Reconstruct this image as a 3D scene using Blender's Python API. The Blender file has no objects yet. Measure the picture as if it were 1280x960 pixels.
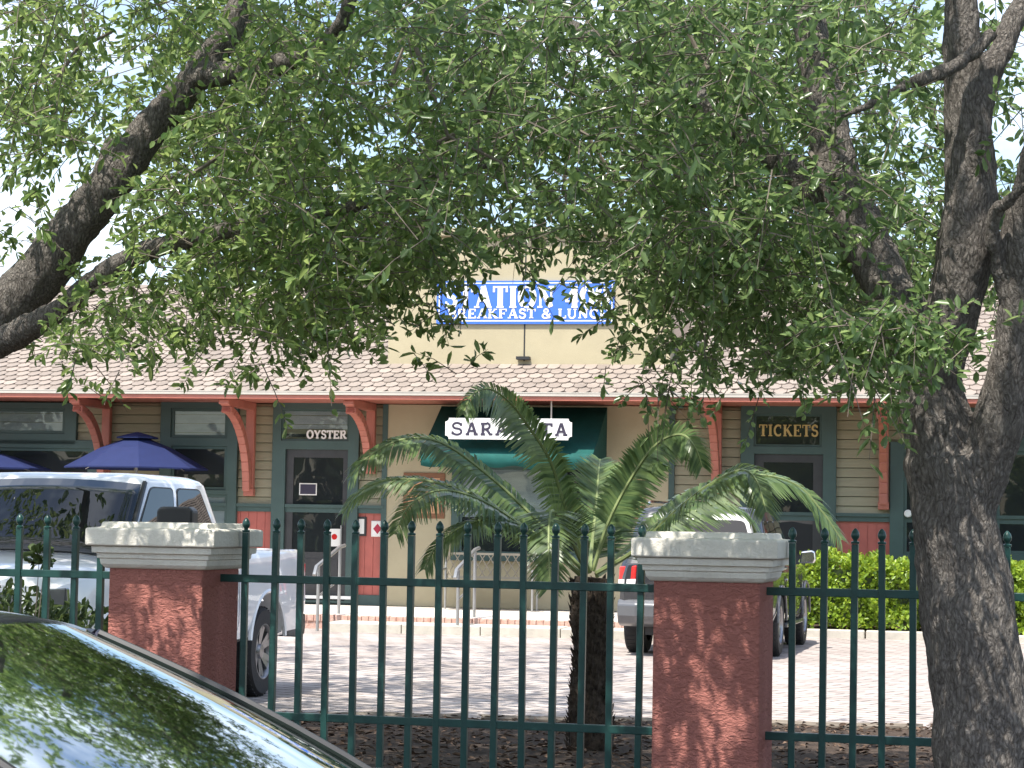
import bpy, bmesh, math, random
import numpy as np
from mathutils import Vector, Matrix, noise as mnoise
random.seed(7); rng = np.random.default_rng(7)
SC = bpy.context.scene; COL = SC.collection
R = math.radians

# ------------------------------------------------------------------ camera
FPX = 2738.0; EYE = 1.6
cam_d = bpy.data.cameras.new('camera'); cam = bpy.data.objects.new('camera', cam_d); COL.objects.link(cam)
cam_d.lens = 36*FPX/1280; cam_d.sensor_width = 36; cam_d.clip_end = 3000; cam_d.clip_start = 0.05
CM = Matrix.Translation((0,0,EYE)) @ Matrix.Rotation(R(90)+math.atan(175/FPX),4,'X') @ Matrix.Rotation(R(1.0),4,'Z')
cam.matrix_world = CM
SC.camera = cam
CR = CM.to_3x3(); CP = Vector((0,0,EYE))
def ray(px,py): return CR @ Vector(((px-640)/FPX, -(py-480)/FPX, -1))
def P(px,py,D):
    d = ray(px,py); return CP + d*(D/d.y)

# ------------------------------------------------------------------ mesh helpers
class MB:
    def __init__(s): s.v=[]; s.f=[]
    def add(s, vs, fs):
        o=len(s.v); s.v += [tuple(v) for v in vs]; s.f += [tuple(i+o for i in f) for f in fs]; return s
    def box(s,x0,x1,y0,y1,z0,z1):
        return s.add([(x0,y0,z0),(x1,y0,z0),(x1,y1,z0),(x0,y1,z0),(x0,y0,z1),(x1,y0,z1),(x1,y1,z1),(x0,y1,z1)],
              [(0,3,2,1),(4,5,6,7),(0,1,5,4),(1,2,6,5),(2,3,7,6),(3,0,4,7)])
    def prism(s, poly, ext):            # poly: list of 3D points, ext: vector
        n=len(poly); e=Vector(ext); a=[Vector(p) for p in poly]
        return s.add(a+[p+e for p in a], [tuple(range(n))[::-1], tuple(range(n,2*n))]+[(i,(i+1)%n,(i+1)%n+n,i+n) for i in range(n)])
    def loft(s, secs, closed=True, caps=True):
        n=len(secs[0]); vs=[p for c in secs for p in c]; fs=[]
        for k in range(len(secs)-1):
            for i in range(n if closed else n-1):
                j=(i+1)%n; fs.append((k*n+i,k*n+j,(k+1)*n+j,(k+1)*n+i))
        if caps and closed: fs += [tuple(range(n))[::-1], tuple((len(secs)-1)*n+i for i in range(n))]
        return s.add(vs,fs)
    def tube(s, pts, radii, n=8, cap=True):
        pts=[Vector(p) for p in pts]
        if not hasattr(radii,'__len__'): radii=[radii]*len(pts)
        secs=[]; up=Vector((0,0,1)); prev=None
        for i,p in enumerate(pts):
            t=(pts[min(i+1,len(pts)-1)]-pts[max(i-1,0)]).normalized()
            a = prev - t*prev.dot(t) if prev else (up.cross(t) if abs(t.z)<.95 else Vector((1,0,0)).cross(t))
            a.normalize(); prev=a; b=t.cross(a)
            secs.append([p+(a*math.cos(q)+b*math.sin(q))*radii[i] for q in [2*math.pi*k/n for k in range(n)]])
        return s.loft(secs, True, cap)
    def lathe(s, prof, n=24, axis='Z', c=(0,0,0)):
        secs=[]
        for k in range(n):
            a=2*math.pi*k/n
            if axis=='Z': secs.append([(c[0]+r*math.cos(a),c[1]+r*math.sin(a),c[2]+h) for r,h in prof])
            else: secs.append([(c[0]+r*math.cos(a),c[1]+h,c[2]+r*math.sin(a)) for r,h in prof])
        m=len(prof); fs=[]
        for k in range(n):
            for i in range(m-1):
                fs.append((k*m+i,((k+1)%n)*m+i,((k+1)%n)*m+i+1,k*m+i+1))
        return s.add([p for c_ in secs for p in c_], fs)
    def xf(s, M):
        s.v=[tuple(M@Vector(v)) for v in s.v]; return s
    def build(s, name, mat, parent=None, smooth=False, bevel=0, fix=True):
        me=bpy.data.meshes.new(name); me.from_pydata(s.v,[],s.f); me.update()
        if fix:
            bm=bmesh.new(); bm.from_mesh(me); bmesh.ops.recalc_face_normals(bm,faces=bm.faces); bm.to_mesh(me); bm.free()
        if mat: me.materials.append(mat)
        o=bpy.data.objects.new(name,me); COL.objects.link(o)
        if parent: o.parent=parent
        if smooth:
            me.polygons.foreach_set('use_smooth',[True]*len(me.polygons))
            me.set_sharp_from_angle(angle=R(38))
        if bevel:
            b=o.modifiers.new('bevel','BEVEL'); b.width=bevel; b.segments=2; b.limit_method='ANGLE'; b.angle_limit=R(40)
        return o
def apply_mods(o):
    dg=bpy.context.evaluated_depsgraph_get(); dg.update()
    me=bpy.data.meshes.new_from_object(o.evaluated_get(dg)); old=o.data; o.modifiers.clear(); o.data=me; me.name=old.name
def cut(o, cutter):
    c=cutter.build('cutter',None); 
    if o.parent: c.parent=o.parent
    m=o.modifiers.new('b','BOOLEAN'); m.object=c; m.operation='DIFFERENCE'; m.solver='EXACT'
    apply_mods(o); bpy.data.objects.remove(c)
def tag(o,label=None,cat=None,group=None,kind=None):
    if label: o['label']=label
    if cat: o['category']=cat
    if group: o['group']=group
    if kind: o['kind']=kind
    return o
def thing(name,label,cat,loc=(0,0,0),rz=0,group=None):
    o=bpy.data.objects.new(name,None); COL.objects.link(o); o.location=loc; o.rotation_euler=(0,0,rz); o.empty_display_size=.2
    return tag(o,label,cat,group)
def bulk(name, V, F4, mat, parent=None):        # fast numpy quads
    me=bpy.data.meshes.new(name); nf=len(F4)
    me.vertices.add(len(V)); me.vertices.foreach_set('co',np.asarray(V,np.float32).ravel())
    me.loops.add(nf*4); me.loops.foreach_set('vertex_index',np.asarray(F4,np.int32).ravel())
    me.polygons.add(nf); me.polygons.foreach_set('loop_start',np.arange(0,nf*4,4,dtype=np.int32))
    me.update(calc_edges=True); me.validate()
    me.materials.append(mat); o=bpy.data.objects.new(name,me); COL.objects.link(o)
    if parent: o.parent=parent
    return o
def nrm(a): return a/np.maximum(np.linalg.norm(a,axis=1,keepdims=True),1e-9)
def leaf_arrays(pos,d,nn,L,W,fold=.22,droop=.14):
    d=nrm(d); side=nrm(np.cross(d,nn)); n2=np.cross(side,d); L=L[:,None]; W=W[:,None]
    b=pos; t=pos+d*L-n2*L*droop
    l1=pos+d*L*.34+side*W*.40+n2*W*fold*.8; r1=pos+d*L*.34-side*W*.40+n2*W*fold*.8
    l2=pos+d*L*.74+side*W*.46+n2*(W*fold-L*droop*.5); r2=pos+d*L*.74-side*W*.46+n2*(W*fold-L*droop*.5)
    N=len(pos); V=np.stack([b,r1,r2,t,l2,l1],1).reshape(-1,3); k=np.arange(N)[:,None]*6
    F=np.concatenate([k+np.array([[0,1,2,3]]),k+np.array([[0,3,4,5]])],1).reshape(-1,4)
    return V,F

# ------------------------------------------------------------------ materials
def nodes_of(name):
    m=bpy.data.materials.new(name); m.use_nodes=True; nt=m.node_tree; return m,nt,nt.nodes['Principled BSDF']
def N(nt,t,**kw):
    n=nt.nodes.new(t)
    for k,v in kw.items():
        if k in n.inputs: n.inputs[k].default_value=v
        else: setattr(n,k,v)
    return n
def c4(c): return (c[0],c[1],c[2],1)
def mat(name,col,rough=.6,metal=0,var=.12,scale=6,bump=0,bscale=60,spec=.5,coat=0,col2=None,stretch=(1,1,1),detail=6,island=0):
    m,nt,b=nodes_of(name); L=nt.links.new
    b.inputs['Roughness'].default_value=rough; b.inputs['Metallic'].default_value=metal; b.inputs['Specular IOR Level'].default_value=spec
    b.inputs['Coat Weight'].default_value=coat; b.inputs['Coat Roughness'].default_value=.03
    tc=N(nt,'ShaderNodeTexCoord'); mp=N(nt,'ShaderNodeMapping'); mp.inputs['Scale'].default_value=stretch; L(tc.outputs['Object'],mp.inputs['Vector'])
    nz=N(nt,'ShaderNodeTexNoise',Scale=scale,Detail=detail,Roughness=.65); L(mp.outputs[0],nz.inputs['Vector'])
    ra=N(nt,'ShaderNodeValToRGB'); ra.color_ramp.elements[0].position=.3; ra.color_ramp.elements[1].position=.72
    c2=col2 or tuple(min(1,x*(1+var)) for x in col); c1=tuple(x*(1-var) for x in col) if not col2 else col
    ra.color_ramp.elements[0].color=c4(c1); ra.color_ramp.elements[1].color=c4(c2); L(nz.outputs['Fac'],ra.inputs[0])
    out=ra.outputs[0]
    if island:
        g=N(nt,'ShaderNodeNewGeometry'); mr=N(nt,'ShaderNodeMapRange'); mr.inputs['To Min'].default_value=1-island; mr.inputs['To Max'].default_value=1+island
        L(g.outputs['Random Per Island'],mr.inputs['Value']); mx=N(nt,'ShaderNodeVectorMath',operation='SCALE'); L(out,mx.inputs[0]); L(mr.outputs[0],mx.inputs['Scale']); out=mx.outputs[0]
    L(out,b.inputs['Base Color'])
    if bump:
        n2=N(nt,'ShaderNodeTexNoise',Scale=bscale,Detail=5,Roughness=.6); L(mp.outputs[0],n2.inputs['Vector'])
        bp=N(nt,'ShaderNodeBump',Strength=bump,Distance=.02); L(n2.outputs['Fac'],bp.inputs['Height']); L(bp.outputs[0],b.inputs['Normal'])
    return m
def leafmat(name,c1,c2,trans=.35,rough=.4,spec=.5):
    m,nt,b=nodes_of(name); L=nt.links.new
    g=N(nt,'ShaderNodeNewGeometry'); ra=N(nt,'ShaderNodeValToRGB'); ra.color_ramp.elements[0].color=c4(c1); ra.color_ramp.elements[1].color=c4(c2)
    L(g.outputs['Random Per Island'],ra.inputs[0]); L(ra.outputs[0],b.inputs['Base Color']); b.inputs['Roughness'].default_value=rough
    b.inputs['Specular IOR Level'].default_value=spec
    tr=N(nt,'ShaderNodeBsdfTranslucent'); hs=N(nt,'ShaderNodeHueSaturation',Hue=.475,Saturation=1.0,Value=2.2); L(ra.outputs[0],hs.inputs['Color']); L(hs.outputs[0],tr.inputs['Color'])
    mx=N(nt,'ShaderNodeMixShader',Fac=trans); L(b.outputs[0],mx.inputs[1]); L(tr.outputs[0],mx.inputs[2]); L(mx.outputs[0],nt.nodes['Material Output'].inputs[0])
    return m
def glass(name,tint,refl_boost=.06,dark=None,rough=.01):
    m,nt,b=nodes_of(name); L=nt.links.new
    if dark:                                   # opaque tinted glazing
        b.inputs['Base Color'].default_value=c4(dark); b.inputs['Roughness'].default_value=rough; b.inputs['Specular IOR Level'].default_value=.5
        b.inputs['IOR'].default_value=1.5+refl_boost
        tc=N(nt,'ShaderNodeTexCoord'); nz=N(nt,'ShaderNodeTexNoise',Scale=1.3,Detail=1); L(tc.outputs['Object'],nz.inputs['Vector'])
        bp=N(nt,'ShaderNodeBump',Strength=.06,Distance=.05); L(nz.outputs['Fac'],bp.inputs['Height']); L(bp.outputs[0],b.inputs['Normal'])
        return m
    tr=N(nt,'ShaderNodeBsdfTransparent'); tr.inputs['Color'].default_value=c4(tint)
    gl=N(nt,'ShaderNodeBsdfGlossy',Roughness=rough); gl.inputs['Color'].default_value=(.66,.71,.71,1); fr=N(nt,'ShaderNodeFresnel',IOR=1.26)
    ad=N(nt,'ShaderNodeMath',operation='ADD'); ad.inputs[1].default_value=refl_boost; L(fr.outputs[0],ad.inputs[0])
    mx=N(nt,'ShaderNodeMixShader'); L(ad.outputs[0],mx.inputs[0]); L(tr.outputs[0],mx.inputs[1]); L(gl.outputs[0],mx.inputs[2])
    L(mx.outputs[0],nt.nodes['Material Output'].inputs[0]); return m
M={}
M['green']=mat('green_trim_paint',(.045,.085,.078),.45,var=.12,scale=3)
M['fence']=mat('green_fence_paint',(.015,.06,.053),.34,var=.25,scale=8,bump=.1,bscale=90)
M['siding']=mat('tan_siding_paint',(.30,.28,.185),.6,var=.1,scale=4,stretch=(.6,1,5),bump=.1,bscale=30)
M['red']=mat('red_panel_paint',(.42,.11,.085),.5,var=.12,scale=4)
M['coral']=mat('coral_trim_paint',(.42,.145,.105),.45,var=.12,scale=4)
M['stucco']=mat('yellow_stucco',(.42,.37,.25),.85,var=.07,scale=1.6,bump=.25,bscale=70,spec=.2)
M['white']=mat('white_paint',(.78,.78,.76),.45,var=.05)
M['gutter']=mat('cream_gutter',(.46,.43,.38),.4,var=.08)
M['shingle']=mat('roof_shingle',(.265,.222,.188),.8,var=.14,scale=2.2,bump=.3,bscale=120,spec=.2,island=.16)
M['roofbase']=mat('roof_underlay',(.11,.085,.07),.9)
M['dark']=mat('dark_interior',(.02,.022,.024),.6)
M['door']=mat('dark_door_paint',(.035,.035,.037),.4,var=.2)
M['pane']=glass('window_pane',None,.08,dark=(.02,.024,.026))
M['reflection_panel']=mat('pale_reflection',(.5,.51,.53),.7,var=.25,scale=1.5,stretch=(1,1,3))  # sky reflected in the glass, put into a pale grey colour
M['clear']=glass('clear_pane',(.86,.9,.9),.03)
M['awning']=mat('green_canvas',(.012,.085,.075),.75,var=.15,scale=5,bump=.2,bscale=200,spec=.2)
M['navy']=mat('navy_canvas',(.016,.025,.085),.7,var=.1,spec=.2)
M['blue']=mat('blue_banner',(.05,.16,.62),.5,var=.06)
M['ink']=mat('dark_ink',(.03,.025,.05),.6)
M['gold']=mat('gold_leaf',(.5,.36,.14),.4,metal=.2)
M['wood']=mat('brown_wood',(.2,.085,.035),.5,var=.3,stretch=(1,1,8),scale=6)
M['orange']=mat('faded_orange_print',(.55,.3,.16),.6,var=.3,scale=5)
M['paper']=mat('paper',(.75,.74,.7),.6,var=.05)
M['crimson']=mat('crimson_print',(.4,.02,.05),.5)
M['steel']=mat('galvanized_steel',(.36,.36,.35),.38,metal=.7,var=.12,bump=.05)
M['bench']=mat('painted_metal',(.34,.3,.23),.5,var=.1)
M['capcon']=mat('cast_concrete_cap',(.76,.72,.64),.8,var=.12,scale=5,bump=.35,bscale=45,spec=.2)
M['walk']=mat('pale_concrete_walk',(.56,.52,.47),.85,var=.12,scale=2.5,bump=.15,bscale=60,spec=.2)
M['kerb']=mat('concrete_kerb',(.47,.44,.38),.85,var=.18,scale=4,bump=.3,bscale=50,spec=.2)
M['brick']=mat('brick_edging',(.4,.22,.17),.85,col2=(.55,.4,.34),scale=14,bump=.4,bscale=40,spec=.2)
M['asphalt']=mat('asphalt',(.055,.055,.055),.9,var=.3,scale=8,bump=.3,bscale=150,spec=.2)
M['lawn']=mat('dry_lawn',(.07,.09,.035),.9,var=.4,scale=1.2,bump=.4,bscale=30,spec=.1)
M['timber']=mat('weathered_timber',(.2,.17,.14),.9,var=.35,stretch=(.5,4,4),scale=8,bump=.5,bscale=20,spec=.2)
M['carwhite']=mat('white_car_paint',(.8,.8,.81),.28,var=.015,coat=1)
M['cargrey']=mat('grey_car_paint',(.04,.042,.046),.3,metal=.4,var=.03,coat=1)
M['cardark']=mat('dark_car_paint',(.03,.028,.042),.25,metal=.3,var=.03,coat=1)
M['silverpaint']=mat('silver_bumper',(.14,.143,.15),.35,metal=.5,var=.05,coat=.5)
M['chrome']=mat('chrome',(.7,.7,.7),.12,metal=1,var=.05)
M['alloy']=mat('alloy_wheel',(.3,.3,.31),.3,metal=.85,var=.1)
M['rubber']=mat('tyre_rubber',(.018,.018,.019),.75,var=.3,bump=.2)
M['blackplastic']=mat('black_plastic',(.02,.02,.021),.45,var=.2)
M['cglass']=glass('car_tinted_glass',None,.0,dark=(.008,.01,.011))
M['windshield']=glass('windshield_glass',(.55,.74,.63),.0,rough=.035)
M['lens']=mat('headlamp_lens',(.16,.17,.18),.08,metal=.4,coat=1)
M['tail']=mat('red_lamp_lens',(.55,.02,.02),.15,coat=1)
M['seat']=mat('seat_fabric',(.05,.052,.05),.8)
M['dash']=mat('dashboard_vinyl',(.17,.21,.185),.6,bump=.1)
M['mint']=mat('pale_card',(.62,.7,.62),.5,var=.1)
M['oakleaf']=leafmat('oak_leaf',(.058,.112,.036),(.165,.245,.095),.48,.27)
M['oakleaf2']=leafmat('oak_leaf_young',(.066,.128,.036),(.195,.275,.095),.48,.27)
M['hedge']=leafmat('hedge_leaf',(.11,.19,.02),(.30,.42,.05),.35,.35)
M['frond']=leafmat('palm_leaflet',(.06,.11,.042),(.15,.215,.075),.30,.3)
M['rachis']=mat('palm_rachis',(.22,.27,.11),.5)
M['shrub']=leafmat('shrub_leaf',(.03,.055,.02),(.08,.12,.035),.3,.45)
M['twig']=mat('twig_bark',(.15,.125,.1),.85,var=.3,scale=10)
def bark(name,a,b_,c):
    m,nt,b=nodes_of(name); L=nt.links.new; b.inputs['Roughness'].default_value=.92; b.inputs['Specular IOR Level'].default_value=.15
    tc=N(nt,'ShaderNodeTexCoord'); nz=N(nt,'ShaderNodeTexNoise',Scale=7,Detail=3); L(tc.outputs['Object'],nz.inputs['Vector'])
    mxv=N(nt,'ShaderNodeVectorMath',operation='SCALE',Scale=.05); L(nz.outputs['Color'],mxv.inputs[0]); ad=N(nt,'ShaderNodeVectorMath',operation='ADD'); L(tc.outputs['Object'],ad.inputs[0]); L(mxv.outputs[0],ad.inputs[1])
    mp=N(nt,'ShaderNodeMapping'); mp.inputs['Scale'].default_value=(1,1,.36); L(ad.outputs[0],mp.inputs['Vector'])
    vo=N(nt,'ShaderNodeTexVoronoi',feature='DISTANCE_TO_EDGE',Scale=64); vo.inputs['Randomness'].default_value=1; L(mp.outputs[0],vo.inputs['Vector'])
    nr=N(nt,'ShaderNodeTexNoise',Scale=52,Detail=7,Roughness=.7); nr.inputs['Distortion'].default_value=1.4; L(mp.outputs[0],nr.inputs['Vector'])
    cmb=N(nt,'ShaderNodeMath',operation='MULTIPLY_ADD'); cmb.inputs[1].default_value=.9; L(vo.outputs['Distance'],cmb.inputs[0]); L(nr.outputs['Fac'],cmb.inputs[2])
    cr=N(nt,'ShaderNodeValToRGB'); cr.color_ramp.elements[0].position=.40; cr.color_ramp.elements[1].position=.80; cr.color_ramp.elements[0].color=c4(a); cr.color_ramp.elements[1].color=c4(b_)
    L(cmb.outputs[0],cr.inputs[0])
    n3=N(nt,'ShaderNodeTexNoise',Scale=2.6,Detail=7,Roughness=.7); L(tc.outputs['Object'],n3.inputs['Vector'])
    r3=N(nt,'ShaderNodeValToRGB'); r3.color_ramp.elements[0].position=.55; r3.color_ramp.elements[1].position=.68; L(n3.outputs['Fac'],r3.inputs[0])
    mx=N(nt,'ShaderNodeMix',data_type='RGBA'); L(r3.outputs[0],mx.inputs['Factor']); L(cr.outputs[0],mx.inputs['A']); mx.inputs['B'].default_value=c4(c)
    mul=N(nt,'ShaderNodeMix',data_type='RGBA',blend_type='MULTIPLY'); mul.inputs['Factor'].default_value=.75
    L(mx.outputs['Result'],mul.inputs['A'])
    n4=N(nt,'ShaderNodeTexNoise',Scale=60,Detail=4,Roughness=.7); L(mp.outputs[0],n4.inputs['Vector']); r4=N(nt,'ShaderNodeValToRGB'); r4.color_ramp.elements[0].color=(.4,.4,.4,1); r4.color_ramp.elements[0].position=.3; r4.color_ramp.elements[1].position=.62
    L(n4.outputs['Fac'],r4.inputs[0]); L(r4.outputs[0],mul.inputs['B']); L(mul.outputs['Result'],b.inputs['Base Color'])
    bp=N(nt,'ShaderNodeBump',Strength=1,Distance=.028); mth=N(nt,'ShaderNodeMath',operation='MULTIPLY_ADD'); mth.inputs[1].default_value=1.6; L(cmb.outputs[0],mth.inputs[0]); L(n4.outputs['Fac'],mth.inputs[2]); L(mth.outputs[0],bp.inputs['Height']); L(bp.outputs[0],b.inputs['Normal'])
    return m
M['bark']=bark('oak_bark',(.15,.131,.115),(.37,.335,.30),(.27,.25,.22))
M['palmbark']=mat('palm_trunk_fibre',(.03,.023,.018),.95,col2=(.09,.07,.055),scale=25,bump=.6,bscale=50,spec=.1)
def terracotta():
    m,nt,b=nodes_of('terracotta_stucco'); L=nt.links.new; b.inputs['Roughness'].default_value=.85; b.inputs['Specular IOR Level'].default_value=.2
    tc=N(nt,'ShaderNodeTexCoord'); n1=N(nt,'ShaderNodeTexNoise',Scale=5,Detail=6); L(tc.outputs['Object'],n1.inputs['Vector'])
    cr=N(nt,'ShaderNodeValToRGB'); cr.color_ramp.elements[0].color=(.36,.135,.11,1); cr.color_ramp.elements[1].color=(.45,.185,.15,1); L(n1.outputs['Fac'],cr.inputs[0]); L(cr.outputs[0],b.inputs['Base Color'])
    mp=N(nt,'ShaderNodeMapping'); mp.inputs['Scale'].default_value=(.85,.85,1.5); L(tc.outputs['Object'],mp.inputs['Vector'])
    n2=N(nt,'ShaderNodeTexNoise',Scale=34,Detail=5,Roughness=.6); n2.inputs['Distortion'].default_value=.8; L(mp.outputs[0],n2.inputs['Vector'])
    bp=N(nt,'ShaderNodeBump',Strength=.8,Distance=.03); L(n2.outputs['Fac'],bp.inputs['Height']); L(bp.outputs[0],b.inputs['Normal']); return m
M['terra']=terracotta()
def pavers():
    m,nt,b=nodes_of('concrete_pavers'); L=nt.links.new; b.inputs['Roughness'].default_value=.9; b.inputs['Specular IOR Level'].default_value=.15
    tc=N(nt,'ShaderNodeTexCoord'); mp=N(nt,'ShaderNodeMapping'); mp.inputs['Rotation'].default_value=(0,0,R(38)); L(tc.outputs['Object'],mp.inputs['Vector'])
    br=N(nt,'ShaderNodeTexBrick',Scale=1.0); br.inputs['Brick Width'].default_value=.42; br.inputs['Row Height'].default_value=.21; br.inputs['Mortar Size'].default_value=.014
    br.inputs['Color1'].default_value=(.38,.33,.30,1); br.inputs['Color2'].default_value=(.46,.41,.38,1); br.inputs['Mortar'].default_value=(.13,.11,.10,1); L(mp.outputs[0],br.inputs['Vector'])
    n1=N(nt,'ShaderNodeTexNoise',Scale=.8,Detail=7,Roughness=.65); L(tc.outputs['Object'],n1.inputs['Vector']); r=N(nt,'ShaderNodeValToRGB'); r.color_ramp.elements[0].color=(.74,.73,.72,1); r.color_ramp.elements[0].position=.33; r.color_ramp.elements[1].position=.6; L(n1.outputs['Fac'],r.inputs[0])
    mul=N(nt,'ShaderNodeMix',data_type='RGBA',blend_type='MULTIPLY'); mul.inputs['Factor'].default_value=1; L(br.outputs['Color'],mul.inputs['A']); L(r.outputs[0],mul.inputs['B']); L(mul.outputs['Result'],b.inputs['Base Color'])
    bp=N(nt,'ShaderNodeBump',Strength=.4,Distance=.01); L(br.outputs['Fac'],bp.inputs['Height']); bp.invert=True; L(bp.outputs[0],b.inputs['Normal']); return m
M['pavers']=pavers()
M['mulch']=mat('bark_mulch',(.035,.025,.02),.95,col2=(.12,.09,.07),scale=30,bump=.9,bscale=45,spec=.1)
M['chip']=mat('mulch_chip',(.11,.075,.055),.9,var=.3,island=.7,spec=.1)

# ------------------------------------------------------------------ sky and sun
SUN_EL=64; sdir=Vector((-.50,-.86,0)).normalized()*math.cos(R(SUN_EL)); sdir.z=math.sin(R(SUN_EL))
W=bpy.data.worlds.new('World'); SC.world=W; W.use_nodes=True; nt=W.node_tree; L=nt.links.new
bg=nt.nodes['Background']; sky=N(nt,'ShaderNodeTexSky',sky_type='NISHITA'); sky.sun_disc=False; sky.sun_elevation=R(SUN_EL)
sky.sun_rotation=math.atan2(sdir.x,sdir.y); sky.air_density=1; sky.dust_density=1.5; sky.ozone_density=1
tc=N(nt,'ShaderNodeTexCoord'); mp=N(nt,'ShaderNodeMapping'); mp.inputs['Scale'].default_value=(1,1,2.2); L(tc.outputs['Generated'],mp.inputs['Vector'])
nz=N(nt,'ShaderNodeTexNoise',Scale=2.3,Detail=9,Roughness=.58); L(mp.outputs[0],nz.inputs['Vector'])
cr=N(nt,'ShaderNodeValToRGB'); cr.color_ramp.elements[0].position=.48; cr.color_ramp.elements[1].position=.68; L(nz.outputs['Fac'],cr.inputs[0])
mx=N(nt,'ShaderNodeMix',data_type='RGBA'); L(cr.outputs[0],mx.inputs['Factor']); L(sky.outputs[0],mx.inputs['A']); mx.inputs['B'].default_value=(7.6,7.9,8.5,1)
L(mx.outputs['Result'],bg.inputs['Color']); bg.inputs['Strength'].default_value=.13
sl=bpy.data.lights.new('sun','SUN'); sl.energy=3.7; sl.angle=R(.5); sl.color=(1,.95,.87); so=bpy.data.objects.new('sun',sl); COL.objects.link(so)
so.rotation_euler=sdir.to_track_quat('Z','Y').to_euler(); so.location=(-8,-12,22)
vs=SC.view_settings; vs.view_transform='Standard'; vs.look='None'; vs.exposure=1.15; vs.gamma=1
# ================================================================== GROUND
def sheet(name,pts,z,m,kind='structure'):
    mb=MB(); mb.add([(x,y,z) for x,y in pts],[tuple(range(len(pts)))]); o=mb.build(name,m,fix=False); o['kind']=kind; return o
sheet('ground',[(-900,-900),(900,-900),(900,1200),(-900,1200)],-.25,M['lawn'])
sheet('road',[(-60,-4),(60,-4),(60,7.3),(-60,7.3)],-.15,M['asphalt'])
FY=R(-14)                                      # fence direction
fu=Vector((math.cos(FY),math.sin(FY),0)); fo=P(640,730,10.5); fo.z=0
B0=P(540,757.7,36.4); BZ=R(-11); SW=.21        # facade origin and yaw
bu=Vector((math.cos(BZ),math.sin(BZ),0)); bn=Vector((math.sin(BZ),-math.cos(BZ),0))   # along, outward
BO=Vector((B0.x,B0.y,0))
def bw(s,y,z=0): return BO+bu*s-bn*y+Vector((0,0,z))
def F(px,py,off=0.0):
    d=ray(px,py); q=BO+bn*off; t=(q-CP).dot(bn)/d.dot(bn); p=CP+d*t
    return (p-BO).dot(bu), p.z
# parking lot: pavers from the mulch edge to the building
lot=[(-30,15.0),(-2.05,15.0),(-1.75,17.7),(0,17.65),(9,17.2),(30,17.2),(30,42),(-30,42)]
sheet('parking_lot',lot,0.0,M['pavers'])
def edgeY(x):
    if x<-2.05: return 15.0
    if x<-1.75: return 15.0+(x+2.05)/.3*2.7
    if x<0: return 17.7-.05*(x+1.75)/1.75
    if x<9: return 17.65-.05*x
    return 17.2
mb=MB(); xs=list(np.linspace(-12,12,97)); ts=list(np.linspace(0,1,41)); vs_=[]
for x in xs:
    e=edgeY(x)-.02
    for t in ts:
        y=7.3+(e-7.3)*t
        if y<9.6: z=-.15+.5*min(1,(y-7.3)/1.2)
        else: z=.035+(.315)*(1-((y-9.6)/(e-9.6)))
        if t>.5: z+=.035*mnoise.noise(Vector((x*2.3,y*2.3,0)))+.02*mnoise.noise(Vector((x*9,y*9,4)))
        vs_.append((x,y,max(z,.012) if y>10 else z))
nT=len(ts); mb.add(vs_,[(i*nT+j,(i+1)*nT+j,(i+1)*nT+j+1,i*nT+j+1) for i in range(len(xs)-1) for j in range(nT-1)])
mulch=mb.build('mulch_bed',M['mulch'],fix=False); mulch['kind']='structure'; mulch.data.polygons.foreach_set('use_smooth',[True]*len(mulch.data.polygons))
def bankz(x,y):
    e=edgeY(x); return max(.02,.035+.315*(1-((y-9.6)/(e-9.6))))
# wood chips and dead leaves on the mulch
n=5200; x=rng.uniform(-3,6,n); y=rng.uniform(10.6,17.5,n); ok=np.array([b<edgeY(a)-.05 for a,b in zip(x,y)]); x=x[ok]; y=y[ok]; n=len(x)
z=np.array([bankz(a,b) for a,b in zip(x,y)])+rng.uniform(.0,.05,n); a=rng.uniform(0,6.28,n)
V,Fc=leaf_arrays(np.stack([x,y,z],1),np.stack([np.cos(a),np.sin(a),rng.uniform(-.2,.4,n)],1),np.stack([rng.normal(0,.4,n),rng.normal(0,.4,n),np.ones(n)],1),rng.uniform(.03,.085,n),rng.uniform(.012,.03,n))
o=bulk('mulch_litter',V,Fc,M['chip']); o['kind']='stuff'
# timber edging between mulch and lot
for k,(x0,x1) in enumerate([(-1.68,-.35),(-.2,1.5),(1.62,3.3),(3.42,5.4)]):
    mb=MB(); pts=[]; 
    for t in np.linspace(0,1,7):
        xx=x0+(x1-x0)*t; pts.append((xx,edgeY(xx)+.0+random.uniform(-.01,.01),.035+random.uniform(-.008,.008)))
    mb.tube(pts,[.045*random.uniform(.85,1.1) for _ in pts],7)
    o=mb.build('timber_edging',M['timber'],smooth=True)
    tag(o,['weathered timber edging log left of the palm trunk','weathered timber edging log just behind the base of the cycad trunk','weathered timber edging log right of the right brick red pillar','weathered timber edging log behind the big oak trunk at lower right'][k],'edging','timber edging logs along the mulch')
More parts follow.
